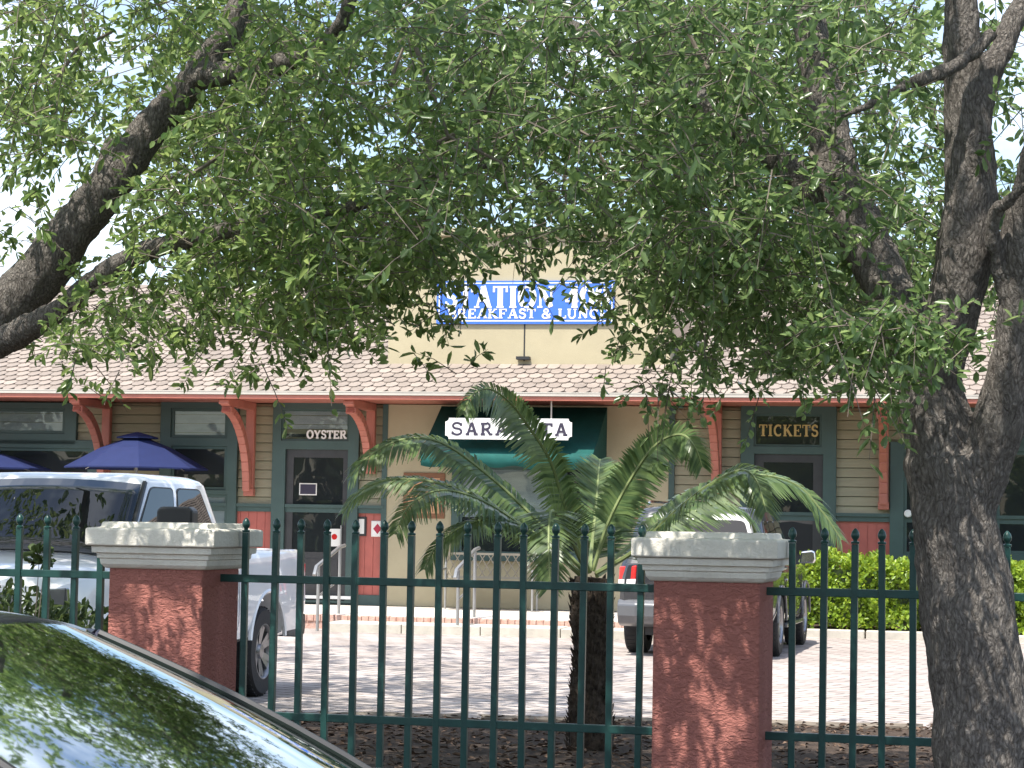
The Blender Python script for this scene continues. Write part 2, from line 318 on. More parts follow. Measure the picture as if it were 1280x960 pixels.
# sidewalk in front of building with the lower step
s400=F(405,785,4.7)[0]; s765=F(770,785,4.7)[0]
mb=MB(); mb.box(-18,s765+.6,-3.80,.0,-.05,SW-.004); o=mb.build('sidewalk',M['walk']); o['kind']='structure'; o.location=BO; o.rotation_euler.z=BZ
mb=MB()
x_=-18.0
while x_<s765+.58:
    w=.105; mb.box(x_,x_+w-.008,-3.95,-3.803,SW-.10,SW-.004+random.uniform(-.006,.008)); x_+=w
mb.box(-18,s765+.6,-3.93,-3.81,-.05,SW-.03)
o=mb.build('brick_edge',M['brick'],bevel=.008); o['kind']='structure'; o.location=BO; o.rotation_euler.z=BZ
mb=MB(); x_=s400
while x_<s765+.5:
    mb.box(x_,min(x_+1.15,s765+.6),-4.72,-3.955,-.05,.133+random.uniform(-.004,.004)); x_+=1.16
o=mb.build('kerb_step',M['kerb'],bevel=.015); o['kind']='structure'; o.location=BO; o.rotation_euler.z=BZ
# planting bed on the right and its kerb
mb=MB(); mb.box(s765+.62,18,-2.45,-.01,-.05,.09); o=mb.build('planting_bed',M['mulch']); o['kind']='structure'; o.location=BO; o.rotation_euler.z=BZ
mb=MB(); x_=s765+.62
while x_<18:
    mb.box(x_,x_+1.38,-2.61+random.uniform(-.02,.02),-2.455,-.05,.11+random.uniform(-.015,.015)); x_+=1.4
o=mb.build('bed_kerb',M['kerb'],bevel=.02); o['kind']='structure'; o.location=BO; o.rotation_euler.z=BZ

# ================================================================== STATION BUILDING
bld=thing('station_building','tan and green railway depot with red brackets under a long shingled eave','building',BO,BZ)
OV=1.65
ze=F(640,489.5,OV)[1]; zf=F(640,501,OV)[1]; zp=F(660,452,0)[1]
sL=-19.0; sR=19.0; sA=F(482,640)[0]; sB=F(836,640)[0]
zsoff=zf+.02
mb=MB(); mb.box(sL,sR,.06,9,0,zsoff+.25); mb.build('wall_core',M['siding'],bld)
# clapboard siding left and right
def siding(s0,s1,z0,z1):
    mb=MB(); z=z0; h=.152
    while z<z1-.001:
        zt=min(z+h,z1); zq=zt-.011; mb.prism([(s0,.058,z),(s0,-.032,z),(s0,-.004,zq),(s0,.058,zq)],(s1-s0,0,0)); z+=h
    return mb
zbelt=F(320,632)[1]
siding(sL,sA,zbelt,zsoff).build('siding_wall',M['siding'],bld)
siding(sB,sR,zbelt,zsoff).build('siding_wall',M['siding'],bld)
# wainscot of vertical boards
def wains(s0,s1):
    mb=MB(); s=s0; w=.145
    while s<s1-.01:
        e=min(s+w,s1); mb.box(s+.004,e-.004,-.012+random.uniform(-.002,.002),.058,SW+.16,zbelt-.06); s+=w
    mb.box(s0,s1,-.002,.057,SW+.1,zbelt)
    return mb
wains(sL,sA).build('wainscot',M['red'],bld); wains(sB,sR).build('wainscot',M['red'],bld)
mb=MB()
for a,b in ((sL,sA-.012),(sB+.012,sR)):
    mb.box(a,b,-.045,.05,SW,SW+.17); mb.box(a,b,-.06,.05,zbelt-.10,zbelt-.022); mb.box(a,b,-.095,.05,zbelt-.02,zbelt+.035)
mb.build('belt_trim',M['green'],bld)
# stucco centre bay and parapet rising through the roof
mb=MB(); mb.box(sA,sB,-.07,.4,SW,zsoff); mb.build('stucco_wall',M['stucco'],bld,bevel=.01)
ztop=F(660,296)[1]
mb=MB(); mb.box(sA,sB,-.07,.45,zp-.35,ztop); par=mb.build('parapet',M['stucco'],bld,bevel=.01)
mb=MB(); mb.box(sA-.08,sB+.08,-.16,.53,ztop+.002,ztop+.14); mb.build('coping',M['stucco'],par,bevel=.02)
sj=F(656,400,.07)[0]
mb=MB(); mb.box(sj-.012,sj+.012,-.074,-.068,zp,ztop-.05); mb.build('control_joint',M['dark'],par)
mb=MB(); mb.box(sj-.11,sj+.11,-.22,-.08,zp+.02,zp+.07); mb.build('joint_flashing',M['dark'],par)
for a in (sA-.06,sB-.0):
    mb=MB(); mb.box(a,a+.09,-.085,.0,SW,zsoff); mb.build('corner_trim',M['green'],bld)
# roof
slope=math.atan((zp-ze)/OV); cs,sn=math.cos(slope),math.sin(slope)
yr=5.2
def rz(y): return ze+(y+OV)*math.tan(slope)
mb=MB()
mb.prism([(sL,-OV,ze-.03),(sL,yr,rz(yr)-.03),(sL,2*yr+OV,ze-.03),(sL,2*yr+OV,ze-.1),(sL,yr,rz(yr)-.14),(sL,-OV,ze-.1)],(sR-sL,0,0))
roof=mb.build('roof',M['roofbase'],bld)
mb=MB(); w=.205; e=.27; row=0; v=0.0; vmax=(yr+OV)/cs
while v<vmax:
    s=sL+(w/2 if row%2 else 0)
    while s<sR:
        y0=-OV+v*cs
        if not (sA-.12<s<sB+.12 and y0>-.26):
            lift=.02; jit=random.uniform(-.006,.006); ww=w*.94
            loc=[(-.24,0),(.24,0),(.5,.42),(.5,1.25),(-.5,1.25),(-.5,.42)]
            top=[]; bot=[]
            for (a,b_) in loc:
                vv=v+b_*e+jit; h=lift*(1-b_/1.25)+.006+random.uniform(0,.003)
                yy=-OV+vv*cs-h*sn; zz=ze+vv*sn+h*cs-.03
                top.append((s+a*ww,yy,zz)); bot.append((s+a*ww,yy+.016*sn,zz-.016*cs))
            mb.add(top+bot,[(0,1,2,3,4,5),(0,6,7,1),(1,7,8,2),(5,11,6,0),(4,10,11,5),(2,8,9,3)])
        s+=w
    v+=e; row+=1
mb.build('shingles',M['shingle'],roof,fix=False)
mb=MB(); mb.box(sL,sR,-OV-.10,-OV-.005,ze-.075,ze-.03); mb.box(sL,sR,-OV-.105,-OV-.094,ze-.03,ze-.012); mb.build('gutter',M['gutter'],bld)
mb=MB(); mb.box(sL,sR,-OV-.05,-OV+.0,zf,ze-.08); mb.box(sL,sR,-OV-.075,-OV-.052,ze-.14,ze-.08); mb.build('fascia',M['coral'],bld)
mb=MB(); mb.box(sL,sR,-OV+.002,.3,zf+.03,zf+.06); mb.build('soffit',M['coral'],bld)
# curved eave brackets
def bracket(pxw,ybot):
    s=F(pxw,560)[0]; zb=F(pxw,ybot)[1]; zt=zf+.028; w=.075; O=OV-.22
    mb=MB(); yw=-.03
    mb.prism([(s-w,yw,zb),(s-w,yw-.11,zb+.05),(s-w,yw-.11,zt),(s-w,yw,zt)],(2*w,0,0))
    mb.prism([(s-w+.003,yw-.11,zt-.13),(s-w+.003,-O-.05,zt-.13),(s-w+.003,-O-.12,zt-.08),(s-w+.003,-O-.12,zt-.001),(s-w+.003,yw-.11,zt-.001)],(2*w-.006,0,0))
    # quarter-ellipse brace
    n=12; A=[];Bq=[]
    H=zt-.13-(zb+.12)
    for i in range(n+1):
        t=i/n*math.pi/2
        yo=-(.14+ (O-.22)*(1-math.cos(t))); zo=zb+.12+H*math.sin(t)
        yi=-(.14+.13+ (O-.22)*(1-math.cos(t))); zi=zb+.05+(H-.03)*math.sin(t)
        A.append((yo,zo)); Bq.append((yi,zi))
    for i in range(n):
        (a0,b0),(a1,b1),(c1,d1),(c0,d0)=A[i],A[i+1],Bq[i+1],Bq[i]
        mb.prism([(s-w+.012,a0+yw,b0),(s-w+.012,a1+yw,b1),(s-w+.012,c1+yw,d1),(s-w+.012,c0+yw,d0)],(2*w-.024,0,0))
    # drop block where brace meets beam and scroll end
    mb.box(s-w-.01,s+w+.01,-O+.02,-O+.17,zt-.24,zt-.131)
    mb.box(s-w-.012,s+w+.012,-O-.13,-O-.03,zt-.105,zt-.03)
    mb.box(s-w-.012,s+w+.012,yw-.135,yw,zb-.03,zb+.10)
    mb.build('eave_bracket',M['coral'],bld,bevel=.012)
for px,yb in ((135,615),(315,618),(465,590),(897,632),(1105,635),(1330,635),(-60,615)): bracket(px,yb)

# windows / doors: frame proud of siding, panes set in the frame
def rect(x0,y0,x1,y1,off=0.05):
    ym=(y0+y1)/2; xm=(x0+x1)/2
    return F(x0,ym,off)[0],F(x1,ym,off)[0],F(xm,y1,off)[1],F(xm,y0,off)[1]
def framed(outer,holes,name='window',depth=.11,m='green',back=None):
    """green frame around a list of hole rects -> mesh of strips by grid subtraction"""
    xs=sorted({outer[0],outer[1]}|{h[0] for h in holes}|{h[1] for h in holes}); zs=sorted({outer[2],outer[3]}|{h[2] for h in holes}|{h[3] for h in holes})
    mb=MB()
    for i in range(len(xs)-1):
        for j in range(len(zs)-1):
            cx=(xs[i]+xs[i+1])/2; cz=(zs[j]+zs[j+1])/2
            if not any(h[0]<cx<h[1] and h[2]<cz<h[3] for h in holes): mb.box(xs[i],xs[i+1],-depth,.05,zs[j],zs[j+1])
    bm=bmesh.new(); me=bpy.data.meshes.new(name); me.from_pydata(mb.v,[],mb.f); bm.from_mesh(me)
    bmesh.ops.remove_doubles(bm,verts=bm.verts,dist=.0005)
    seen={}
    for f in list(bm.faces):
        k=tuple(sorted(v.index for v in f.verts)); seen.setdefault(k,[]).append(f)
    kill=[f for fs in seen.values() if len(fs)>1 for f in fs]
    bmesh.ops.delete(bm,geom=kill,context='FACES'); bmesh.ops.recalc_face_normals(bm,faces=bm.faces); bm.to_mesh(me); bm.free()
    me.materials.append(M[m]); o=bpy.data.objects.new(name,me); COL.objects.link(o); o.parent=bld
    b=o.modifiers.new('bevel','BEVEL'); b.width=.008; b.limit_method='ANGLE'
    return o
def pane(h,parent,m='pane',y=-.045,mull=0):
    mb=MB(); mb.box(h[0]-.01,h[1]+.01,y,y+.02,h[2]-.01,h[3]+.01); o=mb.build('pane',M[m],parent); return o
def sash(h,parent,w=.045,m='green'):
    mb=MB(); x0,x1,z0,z1=h; y0,y1=-.075,-.03
    mb.box(x0+.001,x0+w,y0,y1,z0+.001,z1-.001); mb.box(x1-w,x1-.001,y0,y1,z0+.001,z1-.001); mb.box(x0+w,x1-w,y0,y1,z0+.001,z0+w); mb.box(x0+w,x1-w,y0,y1,z1-w,z1-.001)
    return mb.build('sash',M[m],parent)
def reflection_panel(q,f,y=-.03,drop=1.0):  # pale sheet behind the pane, standing in for reflected sky
    mb=MB(); z0=q[3]-(q[3]-q[2])*drop; mb.box(q[0]-.01,q[1]+.01,y,y+.012,z0,q[3]+.008); mb.build('reflection_panel',M['reflection_panel'],f)
def W_(outer,holes,name='window',m='green',bl=()):
    h=[rect(*q) for q in holes]; f=framed(rect(*outer),h,name,m=m)
    for k,q in enumerate(h):
        if k in bl:
            mb=MB(); mb.box(q[0]-.01,q[1]+.01,-.05,-.046,q[2]-.01,q[3]+.01); mb.build('pane',M['clear'],f); reflection_panel(q,f,drop=bl[k])
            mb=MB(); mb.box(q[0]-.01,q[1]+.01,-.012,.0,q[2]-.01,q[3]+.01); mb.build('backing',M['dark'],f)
        else: pane(q,f)
        sash(q,f)
    return f
# wide left bay
W_((-330,502,97,554),[(-300,511,-120,541),(-105,511,82,541)],bl={1:.9})
f=W_((-330,548,127,748),[(-300,560,-100,690),(-88,560,112,690)])
# sash window behind the parasol
W_((200,502,297,700),[(215,511,285,547),(215,558,284,612),(215,618,284,690)],bl={0:1.0,2:.55})
# door with transom
tr=[(355,514,436,552)]
fr=framed(rect(340,502,448,753),[rect(353,512,437,551),rect(356,562,434,750)],'door_frame',m='green')
mb=MB(); q_=rect(353,512,437,551); mb.box(q_[0]-.01,q_[1]+.01,-.05,-.046,q_[2]-.01,q_[3]+.01); mb.build('pane',M['clear'],fr); reflection_panel(q_,fr,drop=.62); mb=MB(); mb.box(q_[0]-.01,q_[1]+.01,-.012,.0,q_[2]-.01,q_[3]+.01); mb.build('backing',M['dark'],fr); sash(rect(353,512,437,551),fr,.03)
dh=rect(356,562,434,750); gl=rect(366,572,428,690)
mb=MB(); y0,y1=-.05,-.005
mb.box(dh[0],gl[0],y0,y1,dh[2],dh[3]); mb.box(gl[1],dh[1],y0,y1,dh[2],dh[3]); mb.box(gl[0],gl[1],y0,y1,dh[2],gl[2]); mb.box(gl[0],gl[1],y0,y1,gl[3],dh[3])
mb.box(gl[0]+.06,gl[1]-.06,y0-.015,y0+.01,dh[2]+.16,gl[2]-.12)
door=mb.build('door',M['door'],bld); mb=MB(); mb.box(gl[0]-.01,gl[1]+.01,-.035,-.02,gl[2]-.01,gl[3]+.01); mb.build('pane',M['pane'],door)
mb=MB(); mb.tube([(dh[1]-.09,-.10,dh[2]+.9),(dh[1]-.09,-.10,dh[2]+1.25)],.014,8); mb.tube([(dh[1]-.09,-.10,dh[2]+.93),(dh[1]-.09,-.045,dh[2]+.93)],.01,6); mb.tube([(dh[1]-.09,-.10,dh[2]+1.22),(dh[1]-.09,-.045,dh[2]+1.22)],.01,6); mb.build('handle',M['steel'],door,smooth=True)
q=rect(345,744,444,748); mb=MB(); mb.box(q[0],q[1],-.14,-.112,q[2],q[3]); mb.build('threshold',M['white'],fr)
# tickets door
fr2=framed(rect(925,506,1045,800),[rect(943,518,1027,558),rect(942,568,1028,790)],'door_frame',m='green')
pane(rect(943,518,1027,558),fr2); sash(rect(943,518,1027,558),fr2,.03)
dh=rect(942,568,1028,790); gl=rect(954,578,1016,705); mb=MB()
mb.box(dh[0],gl[0],y0,y1,dh[2],dh[3]); mb.box(gl[1],dh[1],y0,y1,dh[2],dh[3]); mb.box(gl[0],gl[1],y0,y1,dh[2],gl[2]); mb.box(gl[0],gl[1],y0,y1,gl[3],dh[3])
d2=mb.build('door',M['door'],bld); mb=MB(); mb.box(gl[0]-.01,gl[1]+.01,-.035,-.02,gl[2]-.01,gl[3]+.01); mb.build('pane',M['pane'],d2)
# right bay, mirror of left
W_((1142,508,1500,560),[(1158,516,1300,546),(1316,516,1480,546)])
W_((1112,554,1500,760),[(1130,566,1232,694),(1246,566,1480,694)])
# shop window under the awning
f=W_((566,575,735,702),[(576,584,698,693),(706,584,729,693)],bl={0:.58}); f.location.y=-.075

# ------------------------------------------------------------------ lettering
def arc(cx,cy,rx,ry,a0,a1,n=10): return [(cx+rx*math.cos(R(a0+(a1-a0)*i/n)),cy+ry*math.sin(R(a0+(a1-a0)*i/n))) for i in range(n+1)]
def glyph(ch,T,H,S):            # T thick, H hairline, S serif thickness
    s=S/2; h=T/2
    def ser(x,y,w=.17): return ([(x-w,y),(x+w,y)],S)
    G={
    'S':(.6,[(arc(.3,.74,.2,.22,20,180)+arc(.3,.74,.2,.22,180,270)[1:]+arc(.3,.27,.22,.25,90,0)[1:]+arc(.3,.27,.22,.23,0,-160)[1:],T*.8),([(.5,.72),(.5,.95)],H),([(.08,.05),(.08,.3)],H)]),
    'T':(.72,[([(.36,s),(.36,1-s)],T),([(0.03,1-s),(.69,1-s)],S),ser(.36,s),([(.05,1),(.05,.72)],H),([(.67,1),(.67,.72)],H)]),
    'A':(.84,[([(.14,s),(.40,1)],H),([(.42,1),(.70,s)],T),([(.22,.34),(.6,.34)],H),ser(.13,s,.13),ser(.70,s,.15)]),
    'I':(.42,[([(.2,s),(.2,1-s)],T),ser(.2,s),ser(.2,1-s)]),
    'O':(.82,[(arc(.4,.5,.32,.44,-60,60),T),(arc(.4,.5,.32,.44,120,240),T),(arc(.4,.5,.32,.46,60,120),H),(arc(.4,.5,.32,.46,240,300),H)]),
    '0':(.66,[(arc(.32,.5,.24,.44,-60,60),T),(arc(.32,.5,.24,.44,120,240),T),(arc(.32,.5,.24,.46,60,120),H),(arc(.32,.5,.24,.46,240,300),H)]),
    'N':(.86,[([(.16,s),(.16,1-s)],H),([(.14,1-s),(.66,s)],T),([(.68,s),(.68,1-s)],H),ser(.14,s,.12),ser(.12,1-s,.12),ser(.68,1-s,.13)]),
    '4':(.68,[([(.46,s),(.46,.98)],T),([(.44,.96),(.04,.32)],H),([(.02,.3),(.64,.3)],S),ser(.46,s,.15)]),
    'B':(.72,[([(.16,s),(.16,1-s)],T),([(.02,1-s),(.4,1-s)],S),([(.02,s),(.42,s)],S),([(.16,.52),(.4,.52)],H),(arc(.38,.755,.2,.22,90,-90),T*.8),(arc(.40,.27,.23,.25,90,-90),T*.85)]),
    'R':(.80,[([(.16,s),(.16,1-s)],T),([(.02,1-s),(.42,1-s)],S),ser(.16,s,.15),([(.16,.48),(.4,.48)],H),(arc(.40,.73,.2,.23,90,-90),T*.85),([(.4,.48),(.64,s)],T*.9),([(.56,s),(.8,s)],S)]),
    'E':(.70,[([(.16,s),(.16,1-s)],T),([(.02,1-s),(.6,1-s)],S),([(.02,s),(.62,s)],S),([(.16,.5),(.44,.5)],H),([(.6,1),(.6,.72)],H),([(.62,0),(.62,.28)],H),([(.44,.62),(.44,.38)],H)]),
    'F':(.68,[([(.16,s),(.16,1-s)],T),([(.02,1-s),(.6,1-s)],S),ser(.16,s,.16),([(.16,.5),(.44,.5)],H),([(.6,1),(.6,.72)],H),([(.44,.62),(.44,.38)],H)]),
    'K':(.82,[([(.16,s),(.16,1-s)],T),ser(.16,s,.15),ser(.16,1-s,.15),([(.2,.42),(.6,.97)],H),([(.34,.58),(.66,s)],T),ser(.68,s,.13),ser(.6,1-s,.13)]),
    'L':(.68,[([(.16,s),(.16,1-s)],T),ser(.16,1-s,.15),([(.02,s),(.62,s)],S),([(.61,0),(.61,.3)],H)]),
    'U':(.82,[([(.16,.3),(.16,1-s)],T),(arc(.39,.32,.235,.29,180,360),T*.7),([(.63,.3),(.63,1-s)],H),ser(.16,1-s,.15),ser(.63,1-s,.13)]),
    'C':(.76,[(arc(.4,.5,.31,.44,60,300,16),T*.85),([(.6,.68),(.6,.98)],H),([(.6,.05),(.6,.25)],H)]),
    'H':(.86,[([(.16,s),(.16,1-s)],T),([(.66,s),(.66,1-s)],T),([(.16,.5),(.66,.5)],H),ser(.16,s,.15),ser(.16,1-s,.15),ser(.66,s,.15),ser(.66,1-s,.15)]),
    'Y':(.78,[([(.38,s),(.38,.48)],T),([(.38,.46),(.12,1-s)],T),([(.4,.46),(.64,1-s)],H),ser(.38,s,.16),ser(.12,1-s,.13),ser(.66,1-s,.12)]),
    '&':(.86,[(arc(.36,.77,.15,.19,-40,320,14),T*.7),([(.28,.62),(.68,s)],T),(arc(.32,.26,.24,.23,110,340,12),T*.7),([(.55,.2),(.7,.5)],H)]),
    ' ':(.36,[])}
    return G[ch]
def lettering(text,x0,x1,z0,z1,y,mat_,parent,T=.2,H=.08,S=.08,spread=None,skip=''):
    adv=[glyph(c,T,H,S)[0] for c in text]; gap=.06; tot=sum(adv)+gap*(len(text)-1); kx=(x1-x0)/tot; kz=z1-z0; mb=MB(); cx=0; k=0
    if spread: cell=(x1-x0)/len(text)
    for i,c in enumerate(text):
        a,st=glyph(c,T,H,S)
        if c==' ' and mb.f: mb.build('lettering',M[mat_],parent,fix=False); mb=MB()
        sx=kx if not spread else cell*.82/a
        ox=x0+cx*kx if not spread else x0+cell*i+cell*.09
        for pts,w in st:
            if c in skip: continue
            pp=[(ox+px*sx,z0+pz*kz) for px,pz in pts]; hw=w*min(kz,sx)*.5 if not spread else w*kz*.5
            Lf=[];Rt=[]
            for j,(a_,b_) in enumerate(pp):
                u0=pp[max(j-1,0)]; u1=pp[min(j+1,len(pp)-1)]; dx,dz=u1[0]-u0[0],u1[1]-u0[1]; l=math.hypot(dx,dz) or 1
                Lf.append((a_-dz/l*hw,b_+dx/l*hw)); Rt.append((a_+dz/l*hw,b_-dx/l*hw))
            yy=y-.0006*(k%12); k+=1; nn=len(pp)
            mb.add([(p[0],yy,p[1]) for p in Lf]+[(p[0],yy,p[1]) for p in Rt],[(j,j+1,nn+j+1,nn+j) for j in range(nn-1)])
        cx+=a+gap
    if mb.f: mb.build('lettering',M[mat_],parent,fix=False)
# lettering on the transoms (parts of the building's door frames)
q=rect(384,538,434,548.5); lettering('OYSTER',q[0],q[1],q[2],q[3],-.08,'white',fr,T=.24,H=.18,S=.16)
q=rect(949,531,1023,545.5); lettering('TICKETS',q[0],q[1],q[2],q[3],-.08,'gold',fr2)

# ------------------------------------------------------------------ signs on the facade
def wall_thing(name,label,cat,px,py,off,group=None):
    s,z=F(px,py,off); p=bw(s,-off,z); return thing(name,label,cat,p,BZ,group), s, z
def box_at(o,s,z,q,y0,y1,name,m,bevel=0):
    mb=MB(); mb.box(q[0]-s,q[1]-s,y0,y1,q[2]-z,q[3]-z); return mb.build(name,M[m],o,bevel=bevel)
t,s,z=wall_thing('restaurant_banner','blue banner reading STATION 400 BREAKFAST & LUNCH on the yellow parapet','sign',657,378,.11)
q=rect(546,351,768,405,.1); box_at(t,s,z,q,-.0,.035,'board','blue')
for y in ((353.2,354.4),(400.3,401.8)):
    r_=rect(549,y[0],765,y[1],.11); box_at(t,s,z,r_,-.004,.001,'border','white')
for x0,x1 in ((548.5,549.8),(764.4,765.7)):
    r_=rect(x0,353,x1,402,.11); box_at(t,s,z,r_,-.0052,.0,'border','white')
q=rect(556,357.5,762,385,.11); lettering('STATION 400',q[0]-s,q[1]-s,q[2]-z,q[3]-z,-.004,'white',t,T=.26,H=.1,S=.09)
q=rect(560,386,763,398,.11); lettering('BREAKFAST & LUNCH',q[0]-s,q[1]-s,q[2]-z,q[3]-z,-.004,'white',t,T=.26,H=.13,S=.12)

OS=OV-.06
t,s,z=wall_thing('hanging_sign','white notched station sign reading SARASOTA hanging from the eave before the awning','sign',636,536,OS)
q=rect(557,523,715,549.5,OS); x0,x1,z0,z1=q[0]-s,q[1]-s,q[2]-z,q[3]-z; c_=.055
poly=[(x0+c_,z0),(x1-c_,z0),(x1-c_,z0+c_*.45),(x1-c_*.45,z0+c_),(x1,z0+c_),(x1,z1-c_),(x1-c_*.45,z1-c_),(x1-c_,z1-c_*.45),(x1-c_,z1),(x0+c_,z1),(x0+c_,z1-c_*.45),(x0+c_*.45,z1-c_),(x0,z1-c_),(x0,z0+c_),(x0+c_*.45,z0+c_),(x0+c_,z0+c_*.45)]
mb=MB(); mb.prism([(a,-.02,b_) for a,b_ in poly],(0,.04,0)); mb.build('board',M['white'],t)
q2=rect(562,528.5,711,544.5,OS+.02); lettering('SARASOTA',q2[0]-s,q2[1]-s,q2[2]-z,q2[3]-z,-.0235,'ink',t,T=.22,H=.17,S=.17,spread=True)
for px in (583,689):
    a=F(px,530,OS)[0]-s; mb=MB(); mb.tube([(a,0,z1-.002),(a,0,zf-z+.02)],.013,6); mb.build('hanging_rod',M['gutter'],t)

# awning
t,s,z=wall_thing('window_awning','dark green canvas awning with lit valance over the shop window','awning',650,545,0)
PJ=1.5; zt=zf-z-.01; za=F(650,566,PJ)[1]-z; zv=F(650,585,PJ)[1]-z
a0=F(552,505,.1)[0]-s; a1=F(759,505,.1)[0]-s; zw=F(757,587,.1)[1]-z
mb=MB(); n=10; secs=[]
for i in range(n+1):
    u=i/n; secs.append([(a0+(a1-a0)*u,-.075,zt),(a0+(a1-a0)*u,-.075-PJ*.5+.0,zt+(za-zt)*.52-.02),(a0+(a1-a0)*u,-PJ,za)])
mb.loft(secs,closed=False)
for xx in (a0,a1): mb.add([(xx,-.075,zt),(xx,-.075-PJ*.5,zt+(za-zt)*.52-.02),(xx,-PJ,za),(xx,-PJ,za-.02),(xx,-.08,zw)],[(0,1,2,3,4)])
cv=mb.build('canvas',M['awning'],t,fix=False); sm=cv.modifiers.new('solid','SOLIDIFY'); sm.thickness=.006
mb=MB(); n=60; secs=[]
for i in range(n+1):
    u=i/n; xx=a0+(a1-a0)*u; sag=.05*math.sin(u*math.pi*2.0)**2+.02*math.sin(u*31)
    fold=.025*math.sin(u*19+math.sin(u*9)*2)
    secs.append([(xx,-PJ-.004,za),(xx,-PJ-.03+fold*.6,za-.10-.1*sag),(xx,-PJ-.012-fold,zv+.02-sag*.9)])
mb.loft(secs,closed=False); vl=mb.build('valance',M['awning'],t,smooth=True,fix=False); sm=vl.modifiers.new('solid','SOLIDIFY'); sm.thickness=.005
mb=MB(); mb.tube([(a0+.02,-PJ+.03,za-.03),(a1-.02,-PJ+.03,za-.03)],.015,6)
for xx in (a0+.03,a1-.03): mb.tube([(xx,-PJ+.03,za-.03),(xx,-.09,zw+.12)],.013,6)
mb.build('frame',M['steel'],t)

# small notices
def notice(name,label,cat,q,fm,pm,off=.08,inset=.16):
    t,s,z=wall_thing(name,label,cat,(q[0]+q[2])/2,(q[1]+q[3])/2,off); r_=rect(*q,off)
    box_at(t,s,z,r_,-.005,.05,'frame',fm,bevel=.006); w_=(r_[1]-r_[0])*inset
    box_at(t,s,z,(r_[0]+w_,r_[1]-w_,r_[2]+w_,r_[3]-w_),-.012,.0,'print',pm); return t,s,z,r_
notice('menu_board','wood framed menu board on yellow wall left of the shop window','notice board',(504,591,556,648),'wood','orange',.085,.12)
notice('poster_board','tall brown framed poster on yellow wall right of the awning','notice board',(766,594,807,648),'wood','orange',.085,.12)
notice('plaque','black framed plaque on the red panel beside the door','plaque',(446,646,458,670),'blackplastic','paper',.03,.22)
t,s,z,r_=notice('wall_sign','white sign with a dark red diamond emblem on the red panel','sign',(464,651,480,671),'paper','paper',.03,.05)
cx=0; hz=(r_[3]-r_[2])*.33; hx=(r_[1]-r_[0])*.33; mb=MB(); mb.add([(-hx,-.0135,0),(0,-.0135,-hz),(hx,-.0135,0),(0,-.0135,hz)],[(0,1,2,3)]); mb.build('emblem',M['crimson'],t,fix=False)
t,s,z=wall_thing('door_sign','small black and white sign hanging inside the glass door','sign',384,611,.05); r_=rect(374,604,396,619,.055); box_at(t,s,z,r_,-.004,.0,'frame','paper'); d_=.018
box_at(t,s,z,(r_[0]+d_,r_[1]-d_,r_[2]+d_,r_[3]-d_),-.007,-.0045,'print','ink')
t,s,z=wall_thing('door_sticker','small red and white flower sticker low on the glass door','sticker',418,671,.05); r_=rect(411,661,425,683,.055); box_at(t,s,z,r_,-.003,.0,'paper','paper')
mb=MB(); mb.lathe([(0,-.004),(.05,-.004)],12,'Y'); mb.build('emblem',M['tail'],t,fix=False)
t,s,z=wall_thing('wall_fitting','small round white fitting on the dark frame left of the oak trunk','fitting',1135,642,.14); mb=MB(); mb.lathe([(0,-.03),(.05,-.03),(.062,-.015),(.062,.03)],18,'Y'); mb.build('cover',M['white'],t,smooth=True)

# ------------------------------------------------------------------ bench, handrails, parasols
def ground_thing(name,label,cat,px,py,D,z,group=None,rz=BZ):
    p=P(px,py,D); p.z=z; return thing(name,label,cat,p,rz,group)
s_b=F(608,745,.9)[0]; p=bw(s_b,-.75,SW-.004)
t=thing('garden_bench','pale metal garden bench with lattice back against the yellow wall','bench',p,BZ)
bw2=.76; sd=.42
mb=MB(); mb.box(-bw2,bw2,-.25,-.19,.42,.45)
for k in range(5): mb.box(-bw2,bw2,-.17+k*.085,-.11+k*.085,.42,.445)
mb.build('seat',M['bench'],t)
mb=MB(); zb0,zb1=.52,.90
for zc in (zb0,zb1): mb.box(-bw2,bw2,.235,.265,zc-.018,zc+.018)
mb.build('backrest',M['bench'],t)
mb=MB(); nd=11; step=2*bw2/nd
for i in range(-4,nd+1):
    for sgn in (1,-1):
        xa=-bw2+i*step; h=zb1-zb0; w_=h*.62
        p0=[xa,zb0]; p1=[xa+w_,zb1]
        if sgn<0: p0[1],p1[1]=zb1,zb0
        def clip(u): return max(-bw2,min(bw2,u))
        xs0,xs1=clip(p0[0]),clip(p1[0])
        if xs1-xs0<.02: continue
        f0=(xs0-p0[0])/w_; f1=(xs1-p0[0])/w_
        mb.tube([(xs0,.25+sgn*.006,p0[1]+(p1[1]-p0[1])*f0),(xs1,.25+sgn*.006,p0[1]+(p1[1]-p0[1])*f1)],.009,4)
mb.build('lattice',M['bench'],t)
for sx in (-1,1):
    for yy in (-.22,.22):
        mb=MB(); mb.tube([(sx*bw2,yy,0),(sx*bw2,yy,.64 if yy<0 else .92)],.019,8); mb.build('leg',M['steel'],t,smooth=True)
    mb=MB(); mb.tube([(sx*bw2,-.26,.645),(sx*bw2,.24,.655)],.02,8); mb.build('armrest',M['steel'],t,smooth=True)
